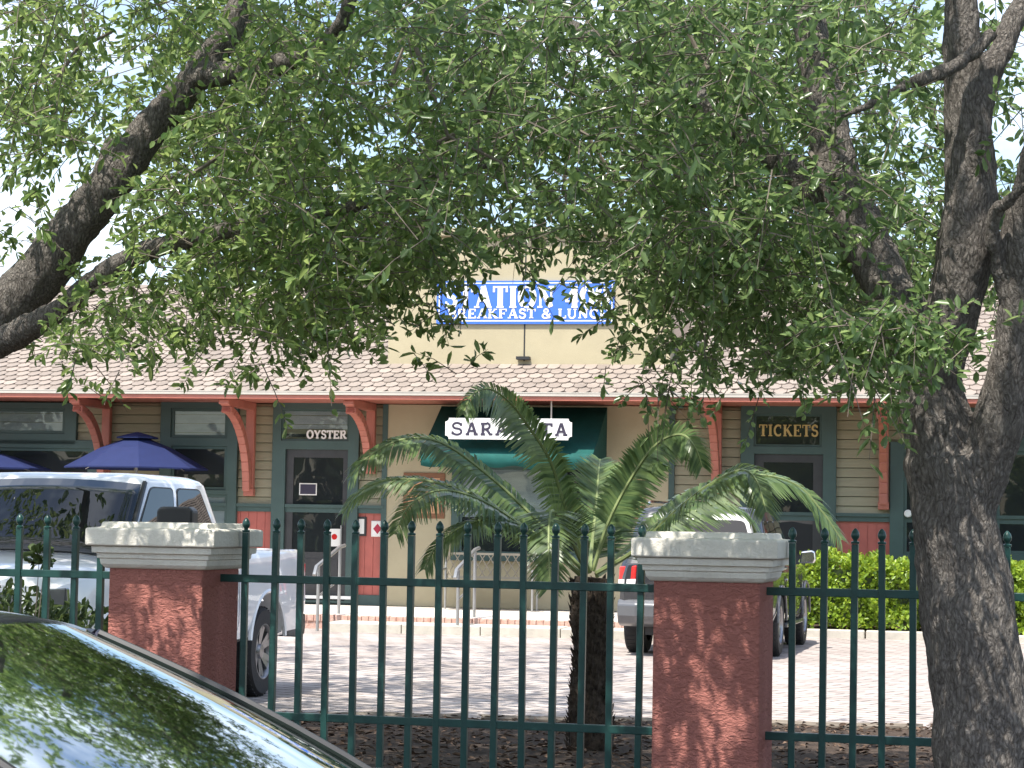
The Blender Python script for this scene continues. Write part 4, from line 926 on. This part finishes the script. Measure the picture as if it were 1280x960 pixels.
# ================================================================== VEGETATION
def frond(parent,pts,n_hint,Lmax=.27,nl=46,droop=.35,flip=1,spread=1.0):
    # pts: Vector polyline -> smooth
    P_=[Vector(p) for p in pts]; cur=[]
    m=60
    def cr_(p0,p1,p2,p3,t): return .5*((2*p1)+(p2-p0)*t+(2*p0-5*p1+4*p2-p3)*t*t+(3*p1-p0-3*p2+p3)*t**3)
    ext=[P_[0]*2-P_[1]]+P_+[P_[-1]*2-P_[-2]]
    for i in range(m+1):
        f=i/m*(len(P_)-1); k=min(int(f),len(P_)-2); cur.append(cr_(ext[k],ext[k+1],ext[k+2],ext[k+3],f-k))
    mb=MB(); mb.tube([tuple(p) for p in cur],[.013*(1-.8*i/m)+.002 for i in range(m+1)],5)
    nh=Vector(n_hint).normalized(); V=[];Fc=[]
    arc_=[0]
    for i in range(m): arc_.append(arc_[-1]+(cur[i+1]-cur[i]).length)
    tot=arc_[-1]
    nl=int(nl*1.75)
    for q in range(nl*2):
        sg=1 if q%2 else -1; f=.22+.78*(q//2+random.uniform(-.2,.2))/nl
        i=min(m-1,max(0,next((k for k in range(m) if arc_[k+1]>=f*tot),m-1)))
        p=cur[i].lerp(cur[i+1],min(1,max(0,(f*tot-arc_[i])/max(1e-6,arc_[i+1]-arc_[i])))); tg=(cur[i+1]-cur[i]).normalized()
        side=tg.cross(nh); 
        if side.length<.05: side=tg.cross(Vector((0,-1,0)))
        side.normalize(); up=side.cross(tg)
        L_=Lmax*(math.sin(math.pi*min(1,max(0,.06+.90*f)))**.55)*random.uniform(.88,1.06)
        d=(side*sg*spread+tg*(.45+.5*f)+up*.25*random.uniform(.4,1.3)+Vector((random.uniform(-.05,.05),random.uniform(-.05,.05),random.uniform(-.05,.05)))).normalized()
        w=.0115; wv=(tg+Vector((0,0,.0))).normalized()*w
        q0=p; q1=p+d*L_*.5+Vector((0,0,-droop*L_*.14)); q2=p+d*L_*.98+Vector((0,0,-droop*L_*.62))
        o=len(mb.v); mb.v += [tuple(q0-wv*.5),tuple(q0+wv*.5),tuple(q1+wv),tuple(q1-wv),tuple(q2+wv*.15),tuple(q2-wv*.15)]
        mb.f += [(o,o+1,o+2,o+3),(o+3,o+2,o+4,o+5)]
    ob=mb.build('frond',M['frond'],parent,fix=False)
    n0=6*0
    ob.data.materials.append(M['rachis'])
    nr=5*m+2; mi=[1]*nr+[0]*(len(ob.data.polygons)-nr); ob.data.polygons.foreach_set('material_index',mi)
    return ob
pb=P(737,945,13.9); pb.z=bankz(pb.x,pb.y)-.03
palm=thing('cycad_palm','feathery green palm with a short rough dark trunk behind the fence','palm',pb)
top=P(737,722,13.9); hT=top.z-pb.z
mb=MB(); n=14; rad=lambda t:.118+.012*math.sin(t*9)+.02*(1-t)**3
mb.tube([(.01*math.sin(i),0,hT*i/n) for i in range(n+1)],[rad(i/n) for i in range(n+1)],16)
for i in range(620):                                      # old leaf bases, little spikes
    a=random.uniform(0,6.283); z=random.uniform(.02,hT*.99); r=rad(z/hT); l=random.uniform(.03,.065); w=random.uniform(.012,.024)
    c=Vector((math.cos(a),math.sin(a),0)); tdir=Vector((-math.sin(a),math.cos(a),0)); p=c*(r-.006)+Vector((0,0,z)); tip=p+c*l*.55+Vector((0,0,l*random.uniform(.3,1)))
    mb.add([p-tdir*w,p+tdir*w,p+Vector((0,0,-w*.9))+c*.012,tip],[(0,1,3),(1,2,3),(2,0,3)])
mb.build('trunk',M['palmbark'],palm)
def fr_(px_list,n_hint,dz=None,**k):
    pts=[]; 
    for (x,y,D) in px_list: pts.append(P(x,y,D)-pb)
    return frond(palm,pts,n_hint,**k)
C=(737,716,13.9)
fr_([C,(720,670,13.8),(703,622,13.7),(686,572,13.6),(657,528,13.5),(637,503,13.4),(611,486,13.2),(590,494,13.05),(579,518,12.95)],(.1,-1,.25),nl=60,Lmax=.21,droop=.75,spread=.72)
fr_([(728,712,13.9),(665,645,13.9),(605,590,13.9),(550,553,13.9),(500,550,13.8),(455,575,13.7),(438,596,13.7)],(0,-.45,1),nl=58,Lmax=.24,droop=.9)
fr_([(725,716,13.9),(660,662,14.2),(600,622,14.3),(540,602,14.4),(485,600,14.4),(448,616,14.4),(428,642,14.4)],(0,-.4,1),nl=56,Lmax=.22,droop=.9)
fr_([(722,716,13.9),(655,660,13.6),(600,625,13.4),(550,613,13.2),(512,632,13.0),(494,668,12.9)],(0,-.5,1),nl=50,Lmax=.25,droop=.8)
fr_([(724,718,13.9),(675,672,13.6),(630,650,13.4),(585,655,13.2),(548,680,13.1),(530,712,13.05)],(0,-.4,1),nl=44,Lmax=.2,droop=.9)
fr_([(733,716,13.9),(712,670,13.55),(693,640,13.2),(687,648,12.95),(686,690,12.75),(688,735,12.7)],(-.1,-1,.3),nl=48,Lmax=.27,droop=.3)
fr_([(737,714,13.9),(741,670,14.1),(745,630,14.3),(748,592,14.5),(750,574,14.7)],(0,-1,.2),nl=44,Lmax=.25,droop=.1)
fr_([(741,714,13.9),(760,655,13.9),(788,600,13.9),(820,556,13.8),(850,543,13.7),(868,558,13.6),(878,584,13.6)],(-.2,-1,.3),nl=54,Lmax=.215,droop=.55)
fr_([(745,716,13.9),(790,690,13.8),(840,643,13.6),(885,607,13.4),(925,588,13.3),(945,600,13.2),(958,640,13.1)],(0,-.5,1),nl=54,Lmax=.26,droop=.75)
fr_([(745,718,13.9),(800,672,14.1),(870,620,14.3),(940,595,14.4),(995,606,14.5),(1028,640,14.5),(1052,675,14.5)],(0,-.5,1),nl=62,Lmax=.25,droop=.75)
fr_([(746,720,13.9),(800,685,14.4),(850,650,14.7),(895,630,14.9),(930,640,15.0),(948,672,15.1)],(0,-.4,1),nl=50,Lmax=.24,droop=.8)
fr_([(737,714,13.9),(748,690,14.2),(772,640,14.5),(790,606,14.7)],(-.2,-1,.2),nl=40,Lmax=.24,droop=.3)

# ---- hedge
def leaf_blob(n,sampler,L,W):
    pos,nn=sampler(n); d=nrm(rng.normal(0,1,(n,3))+nn*.9+np.array([0,0,.4]))
    return leaf_arrays(pos,d,nrm(nn+rng.normal(0,.6,(n,3))),rng.uniform(L*.7,L*1.25,n),rng.uniform(W*.8,W*1.2,n))
hs0=F(1000,780,2.4)[0]; hs1=hs0+9.5
hz1=F(1090,700,2.3)[1]
hed=thing('clipped_hedge','bright green clipped box hedge in the bed right of the SUV','hedge',bw(hs0,-1.18,.08),BZ)
n=26000
def hs(n):
    u=rng.uniform(0,hs1-hs0,n); f=rng.uniform(0,1,n); top=f<.38
    y=np.where(top,rng.uniform(-1.2,0.2,n),-1.2+np.abs(rng.normal(0,.10,n))); z=np.where(top,hz1-.08-np.abs(rng.normal(0,.07,n)),rng.uniform(0.06,hz1-.1,n))
    wob=.08*np.sin(u*3.1)+.06*np.sin(u*7.7+z*5)+.06*np.sin(u*17+z*13)+.04*np.sin(u*31-z*23)+np.where(rng.uniform(0,1,n)<.05,rng.uniform(0,.16,n)*np.where(top,1,-1),0); y=y+np.where(top,0,wob); z=z+np.where(top,wob*.6+.03*np.sin(y*9),0)
    kp=(np.sin(u*5.3+z*7)+np.sin(u*11.1-z*9+y*6)+np.sin(u*2.1+z*3))>-1.25; y=np.where(kp|top,y,y+.16)
    nn=np.stack([np.zeros(n),np.where(top,-.15,-1.),np.where(top,1.,.35)],1); return np.stack([u,y,z],1),nn
V,Fc=leaf_blob(n,hs,.08,.046); bulk('foliage',V,Fc,M['hedge'],hed)
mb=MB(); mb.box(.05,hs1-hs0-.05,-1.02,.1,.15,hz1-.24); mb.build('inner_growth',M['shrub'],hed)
mb=MB()
for i in range(40):
    x_=(i+.5)/40*(hs1-hs0); mb.tube([(x_,-.9+random.uniform(-.1,.1),-.05),(x_+random.uniform(-.1,.1),-1.0,.3)],.014,5)
mb.build('stems',M['twig'],hed)
# low shrub before the truck and a small sprig
def shrub(px,py,D,n,rx,rz_,label,name='shrub'):
    c=P(px,py,D); g=bankz(c.x,c.y); t=thing(name,label,'shrub',(c.x,c.y,g-.02)); h=c.z-g
    def sm(n):
        a=nrm(rng.normal(0,1,(n,3))); r=rng.uniform(.35,1,n)[:,None]**.5; p=a*r*np.array([rx,rx*.7,rz_])+np.array([0,0,h]); return p,a
    V,Fc=leaf_blob(n,sm,.075,.034); bulk('foliage',V,Fc,M['shrub'],t)
    mb=MB()
    for k in range(7 if name=='shrub' else 2): mb.tube([(random.uniform(-.05,.05)*(name=='shrub'),0,0),(random.uniform(-.6,.6)*rx,random.uniform(-.4,.4)*rx,h*.7),(random.uniform(-1,1)*rx*.8,random.uniform(-.5,.5)*rx,h+rz_*.5)],[.008,.005,.003] if name=='shrub' else [.004,.003,.002],5)
    mb.build('stems',M['twig'],t)
shrub(92,788,13.6,520,.36,.17,'low dark green shrub in front of the white truck grille')
shrub(14,780,13.3,520,.30,.26,'low leafy shrub at the left edge in front of the truck')
shrub(49,692,12.6,45,.06,.05,'single thin sprig with a few leaves in front of the truck hood','sapling')

# ---- oaks
def oak(name,label,base_pts,limbs,vox=.013):
    """limbs: list of (pts, radii); world coordinates; returns root"""
    b=Vector(base_pts); t=thing(name,label,'tree',b)
    mb=MB()
    for pts,rad in limbs:
        # resample smoothly
        P_=[Vector(p) for p in pts]; ext=[P_[0]*2-P_[1]]+P_+[P_[-1]*2-P_[-2]]; out=[]; ro=[]
        for i in range(len(P_)-1):
            for k in range(6):
                f=k/6; p0,p1,p2,p3=ext[i:i+4]
                out.append(.5*((2*p1)+(p2-p0)*f+(2*p0-5*p1+4*p2-p3)*f*f+(3*p1-p0-3*p2+p3)*f**3)-b); ro.append(rad[i]*(1-f)+rad[i+1]*f)
        out.append(P_[-1]-b); ro.append(rad[-1])
        ro=[r*(1+.10*mnoise.noise(Vector((o_.x*3,o_.y*3,o_.z*3)))) for r,o_ in zip(ro,out)]
        mb.tube([tuple(p) for p in out],ro,14)
    o=mb.build('trunk',M['bark'],t)
    r=o.modifiers.new('r','REMESH'); r.mode='VOXEL'; r.voxel_size=vox; s=o.modifiers.new('s','SMOOTH'); s.iterations=9; s.factor=.5
    apply_mods(o); me=o.data
    me.materials.clear(); me.materials.append(M['bark'])
    nv=len(me.vertices); co=np.empty(nv*3,np.float32); no=np.empty(nv*3,np.float32); me.vertices.foreach_get('co',co); me.vertex_normals.foreach_get('vector',no)
    co=co.reshape(-1,3); no=no.reshape(-1,3); d=np.empty(nv)
    for i in range(nv):
        x,y,z=co[i]; d[i]=.016*mnoise.noise((x*6,y*6,z*3))+.009*mnoise.noise((x*26,y*26,z*8))+.006*mnoise.noise((x*52,y*52,z*18))
    co=co+no*d[:,None]; me.vertices.foreach_set('co',co.astype(np.float32).ravel()); me.polygons.foreach_set('use_smooth',[True]*len(me.polygons)); me.update()
    return t
def LP(l): return [P(x,y,D) for x,y,D in l]
def kr(px,D): return px*D/FPX
TD=8.6
trunk=[(1243,1180,TD),(1240,1050,TD),(1233,960,TD),(1226,880,TD),(1214,800,TD),(1208,745,TD),(1198,690,TD),(1190,625,TD),(1186,570,TD)]
trr=[kr(r,TD) for r in (80,68,62,60,61,60,54,50,56)]
limbs=[(LP(trunk),trr),
 (LP([(1195,640,TD),(1178,545,TD),(1165,490,TD+.05),(1150,435,TD+.1),(1112,365,TD+.25),(1078,290,TD+.4),(1050,220,TD+.5),(1030,130,TD+.6),(1015,40,TD+.7),(1008,-60,TD+.8),(985,-260,TD+1.0)]),[kr(r,TD) for r in (44,46,42,36,33,31,29,26,24,21,12)]),
 (LP([(1165,490,TD+.05),(1172,450,TD),(1190,390,TD-.05),(1203,320,TD-.1),(1212,240,TD-.1),(1208,150,TD-.1),(1203,60,TD-.1),(1199,-40,TD-.1),(1180,-240,TD-.2)]),[kr(r,TD) for r in (38,36,34,34,32,28,26,23,12)]),
 (LP([(1212,160,TD-.1),(1226,112,TD-.1),(1253,60,TD-.05),(1275,10,TD),(1320,-90,TD+.1)]),[kr(r,TD) for r in (22,20,18,16,9)]),
 (LP([(1205,640,TD),(1225,585,TD-.05),(1248,530,TD-.1),(1266,450,TD-.15),(1273,380,TD-.2),(1281,300,TD-.25),(1296,210,TD-.3),(1330,60,TD-.3),(1370,-150,TD-.3)]),[kr(r,TD) for r in (40,36,31,28,27,27,24,20,10)]),
 (LP([(1085,305,TD+.4),(1040,265,TD+.6),(980,205,TD+.9),(920,158,TD+1.3),(858,112,TD+1.7),(780,66,TD+2.2),(700,26,TD+2.7),(600,-40,TD+3.1)]),[kr(r,TD) for r in (26,23,21,20,18,15,12,8)]),
 (LP([(1243,40,TD-.2),(1210,72,TD-.25),(1174,92,TD-.3),(1134,106,TD-.3),(1085,132,TD-.3),(1049,147,TD-.3)]),[kr(r,TD) for r in (9,9,9,8,6,4)]),
 (LP([(1268,450,TD-.15),(1240,285,TD-.3),(1262,250,TD-.4),(1290,225,TD-.5)]),[kr(r,TD) for r in (5,7,7,7)]),
]
bp=P(1243,1180,TD); bp.z=-.05
limbs[0][0][0].z=.05
oakR=oak('oak_tree','big oak with thick forked grey trunk standing right, before the fence',bp,limbs)
TL=11.0
baseL=P(-330,900,TL); baseL.z=.1
limbsL=[([baseL,P(-318,760,TL),P(-285,640,TL),P(-215,540,TL),P(-120,470,TL)],[.26,.21,.19,.17,.16]),
 (LP([(-130,480,TL),(-60,440,TL),(0,398,TL),(58,332,TL),(95,285,TL-.05),(130,240,TL-.1),(188,160,TL-.1),(243,97,TL-.15),(290,30,TL-.2),(330,-60,TL-.2),(380,-200,TL-.2)]),[kr(r,TL) for r in (42,40,37,32,29,27,24,20,16,13,8)]),
 (LP([(-60,446,TL),(0,428,TL-.2),(45,405,TL-.35),(80,382,TL-.5),(125,345,TL-.6),(200,308,TL-.8),(300,285,TL-1.0),(430,262,TL-1.3),(540,225,TL-1.6),(640,200,TL-1.8)]),[kr(r,TL) for r in (22,19,16,14,13,12,11,9,7,4)]),
 (LP([(112,262,TL-.1),(120,225,TL),(128,195,TL+.1),(140,172,TL+.2)]),[kr(r,TL) for r in (11,9,8,5)]),
 (LP([(243,97,TL-.15),(330,85,TL-.6),(400,60,TL-.9),(430,20,TL-1.1),(450,-40,TL-1.2)]),[kr(r,TL) for r in (16,14,12,10,8)]),
 ([P(-230,600,TL),Vector((-4.6,13.2,4.2)),Vector((-5.0,16.0,6.6)),Vector((-5.2,19.0,7.9)),Vector((-5.6,22.5,8.6))],[.15,.13,.11,.08,.04]),
 ([Vector((-5.0,16.0,6.6)),Vector((-3.6,18.0,7.4)),Vector((-2.4,20.5,8.0))],[.07,.05,.03]),
 (LP([(-150,500,TL),(-220,380,TL+.4),(-240,240,TL+.8),(-200,60,TL+1.2),(-150,-200,TL+1.5)]),[.15,.13,.11,.09,.05]),
]
oakL=oak('oak_tree','leaning oak limb entering from the left edge above the white truck',baseL,limbsL,.016)

# foliage: density of leaf sprigs over the canopy
MASK=["88888877677888888888888898777656","88888877777888888888888888777656","88888877788888888888888888666656","88788887888888888888888887534434",
"76558777888888888888888887433444","63125777788888888878888888543434","63125756788888888878888888544534","63126766788888866678888888765435",
"43114656677788742238888888766324","00245555566643200003777788888322","02455545454133200001257777788322","02541302300012200001554664688211",
"00231000000000000000431122246000","00110000000000000000000000023000"]
def sprig(c,d,Ls,nl,ll,acc,tw):
    d=d/np.linalg.norm(d); a=np.cross(d,[0,0,1.]); a/=max(np.linalg.norm(a),1e-6); b=np.cross(d,a)
    t=np.sort(rng.uniform(.1,1.05,nl)); ph=rng.uniform(0,6.28,nl)
    bend=np.array([0,0,-.22])*Ls
    pos=c+np.outer(t,d)*Ls+np.outer(t*t,bend)
    ld=d*.55+np.cos(ph)[:,None]*a*.85+np.sin(ph)[:,None]*b*.85+rng.normal(0,.18,(nl,3))+np.array([0,0,-.1])
    nn=np.array([0,0,1.])+rng.normal(0,.75,(nl,3))
    acc[0].append(pos); acc[1].append(ld); acc[2].append(nn); acc[3].append(rng.uniform(.55,1.3,nl)*ll*rng.uniform(.85,1.2)); acc[4].append(rng.uniform(.34,.50,nl)*ll)
    if tw is not None: tw.append((c-d*Ls*.15,c+d*Ls*.5+bend*.25,c+d*Ls+bend))
CLEAR=[(245,95,300,8,24,10.9),(-20,420,130,245,52,11),(130,245,250,90,44,11),(0,430,130,345,24,11),
 (1200,330,1212,200,38,8.6),(1212,200,1200,-20,34,8.6),(1240,90,1280,0,22,8.6),(1270,480,1280,280,40,8.5),(1180,520,1150,470,34,8.6),(1062,260,1110,350,26,9),(1012,60,1028,150,24,9.3),(1049,147,1200,75,12,8.4),
 (370,85,450,20,18,10.2),(780,66,900,145,20,10.2),(545,180,625,95,16,9.2),(1200,760,1150,520,40,8.6)]
accs={'L':[[],[],[],[],[]],'R':[[],[],[],[],[]]}; tws={'L':[],'R':[]}
for r_i,row in enumerate(MASK):
    for c_i,ch in enumerate(row):
        q=int(ch)
        if not q: continue
        lam=((q/8)**1.5*(17 if r_i<6 else 21)) if q>3 else q*1.3
        lam*=max(.25,1+1.5*mnoise.noise((c_i*.33,r_i*.42,5.5))+.8*mnoise.noise((c_i*.9,r_i*.9,1.5)))
        for _ in range(rng.poisson(lam)):
            px=c_i*40+rng.uniform(-4,44); py=r_i*40+rng.uniform(-6,40)-14
            if 592<px<725 and 318<py<430: continue          # the gap that shows the banner
            who='L' if px+rng.normal(0,70)<560 else 'R'
            D=rng.uniform(8.6,13.5) if who=='L' else rng.uniform(7.7,12.5)
            if r_i>=8: D=rng.uniform(8.8,11.8)
            if r_i>=10 and c_i>=26: D=rng.uniform(7.6,8.3)
            for (x0,y0,x1,y1,rad_,DL) in CLEAR:            # keep the bare limbs in view: push sprays behind them
                tt=max(0,min(1,((px-x0)*(x1-x0)+(py+14-y0)*(y1-y0))/((x1-x0)**2+(y1-y0)**2)))
                if math.hypot(px-x0-tt*(x1-x0),py+14-y0-tt*(y1-y0))<rad_ and D<DL+.4: D=DL+rng.uniform(.5,2.5)
            c=np.array(P(px,py,D)); d=rng.normal(0,1,3)*np.array([1,1,.6])+np.array([0,0,-.25])
            edge=r_i>=8
            sprig(c,d,rng.uniform(.12,.26) if edge or q<4 else rng.uniform(.16,.34),int(rng.integers(9,17)),.054 if D<10.5 else .062,accs[who],tws[who])
for (x0,x1,y0,y1,n_,who) in ((540,585,338,392,8,'L'),(735,778,342,384,5,'R'),(80,470,345,430,60,'L'),(150,330,300,380,22,'L')):
    for _ in range(n_):
        sprig(np.array(P(rng.uniform(x0,x1),rng.uniform(y0,y1),rng.uniform(9.2,11.5))),rng.normal(0,1,3)+np.array([0,0,-.3]),rng.uniform(.12,.22),int(rng.integers(9,15)),.056,accs[who],tws[who])
# canopy above and beside the picture: shades the ground and shows in reflections
for who,(cx,cy,rx,ry) in {'L':(-4.4,11.5,5.2,8.5),'R':(3.2,9.2,5.6,7.6)}.items():
    k=0
    while k<1000:
        a=rng.uniform(0,6.283); r=math.sqrt(rng.uniform(0,1)); x=cx+rx*r*math.cos(a); y=cy+ry*r*math.sin(a); z=rng.uniform(4.0,7.8)
        dens=mnoise.noise((x*.55,y*.55,z*.5+3))
        if dens<.02+rng.uniform(-.1,.1): continue
        if y>1 and abs(x)/y<.245 and z<1.6+y*.247+.35: continue
        k+=1
        d=rng.normal(0,1,3); sprig(np.array([x,y,z]),d,.5,14,.125,accs[who],None)
for (x0,x1,y0,y1,h,nn_,who) in ((-9,-.8,16.5,25,2.2,1000,'L'),(-7,-.6,5.2,11.5,3.2,420,'L'),(-6,-.3,12.2,15.5,2.8,1150,'L'),(-5.5,-.6,12.5,18,4.0,620,'L')):  # extra unseen leaf clumps, added to darken reflections in the car windshields
    k=0
    while k<nn_:
        x=rng.uniform(x0,x1); y=rng.uniform(y0,y1)
        if mnoise.noise((x*.8,y*.8,9))<-.25: continue
        k+=1; sprig(np.array([x,y,1.6+.247*y+.45+rng.uniform(0,h)]),rng.normal(0,1,3),.5,14,.12,accs[who],None)
# lower skirts outside the frame at either side
for who,sx in (('L',-1),('R',1)):
    for _ in range(240):
        y=rng.uniform(5,13); x=sx*(y*.25+rng.uniform(.25,2.6)); z=rng.uniform(2.9,4.6); sprig(np.array([x,y,z]),rng.normal(0,1,3),.4,13,.1,accs[who],None)
for who,root in (('L',oakL),('R',oakR)):
    A=[np.concatenate(q) for q in accs[who]]; off=np.array(root.location)
    V,Fc=leaf_arrays(A[0]-off,A[1],A[2],A[3],A[4]); bulk('crown',V,Fc,M['oakleaf'] if who=='R' else M['oakleaf2'],root)
    mb=MB()
    for p0,p1,p2 in tws[who]: mb.tube([tuple(p0-off),tuple(p1-off),tuple(p2-off)],[.003,.0022,.0011],3,False)
    # bare pale twigs seen among the leaves
    bare={'L':[[(545,180,9.2),(602,150,9.1),(612,122,9.1),(622,92,9.0)],[(488,108,9.4),(494,85,9.4),(504,60,9.4)],[(232,222,9.6),(260,205,9.6),(284,188,9.5)],[(65,110,9.8),(95,62,9.8),(140,40,9.8)],[(520,60,9),(560,170,9),(640,210,8.9)]],
          'R':[[(1012,190,8.3),(1026,210,8.25),(1022,222,8.2),(998,232,8.2)],[(700,150,9),(735,170,9),(760,210,9)],[(1010,120,8.2),(1019,80,8.2),(1028,60,8.2)],[(850,20,8.6),(870,60,8.6),(900,110,8.5)]]}[who]
    for l in bare: mb.tube([tuple(p-root.location) for p in LP(l)],[.011,.009,.007,.004][:len(l)],6)
    # branchlets linking sprigs to the limbs
    o=mb.build('twigs',M['twig'],root,fix=False); o['kind']='stuff'

# ---- unseen leaf mass added behind the camera to darken the window reflections
N_=16000; xx=rng.uniform(-80,30,N_); cz=rng.uniform(0,1,N_); hh=5.2+2.4*np.sin(xx*.31)+1.6*np.sin(xx*.83+1); yy=-26+rng.normal(0,1.8,N_)
V,Fc=leaf_arrays(np.stack([xx,yy,cz*hh],1),rng.normal(0,1,(N_,3)),rng.normal(0,1,(N_,3)),rng.uniform(.5,1.0,N_),rng.uniform(.3,.6,N_))
o=bulk('reflection_leaves',V,Fc,M['shrub']); o['kind']='stuff'
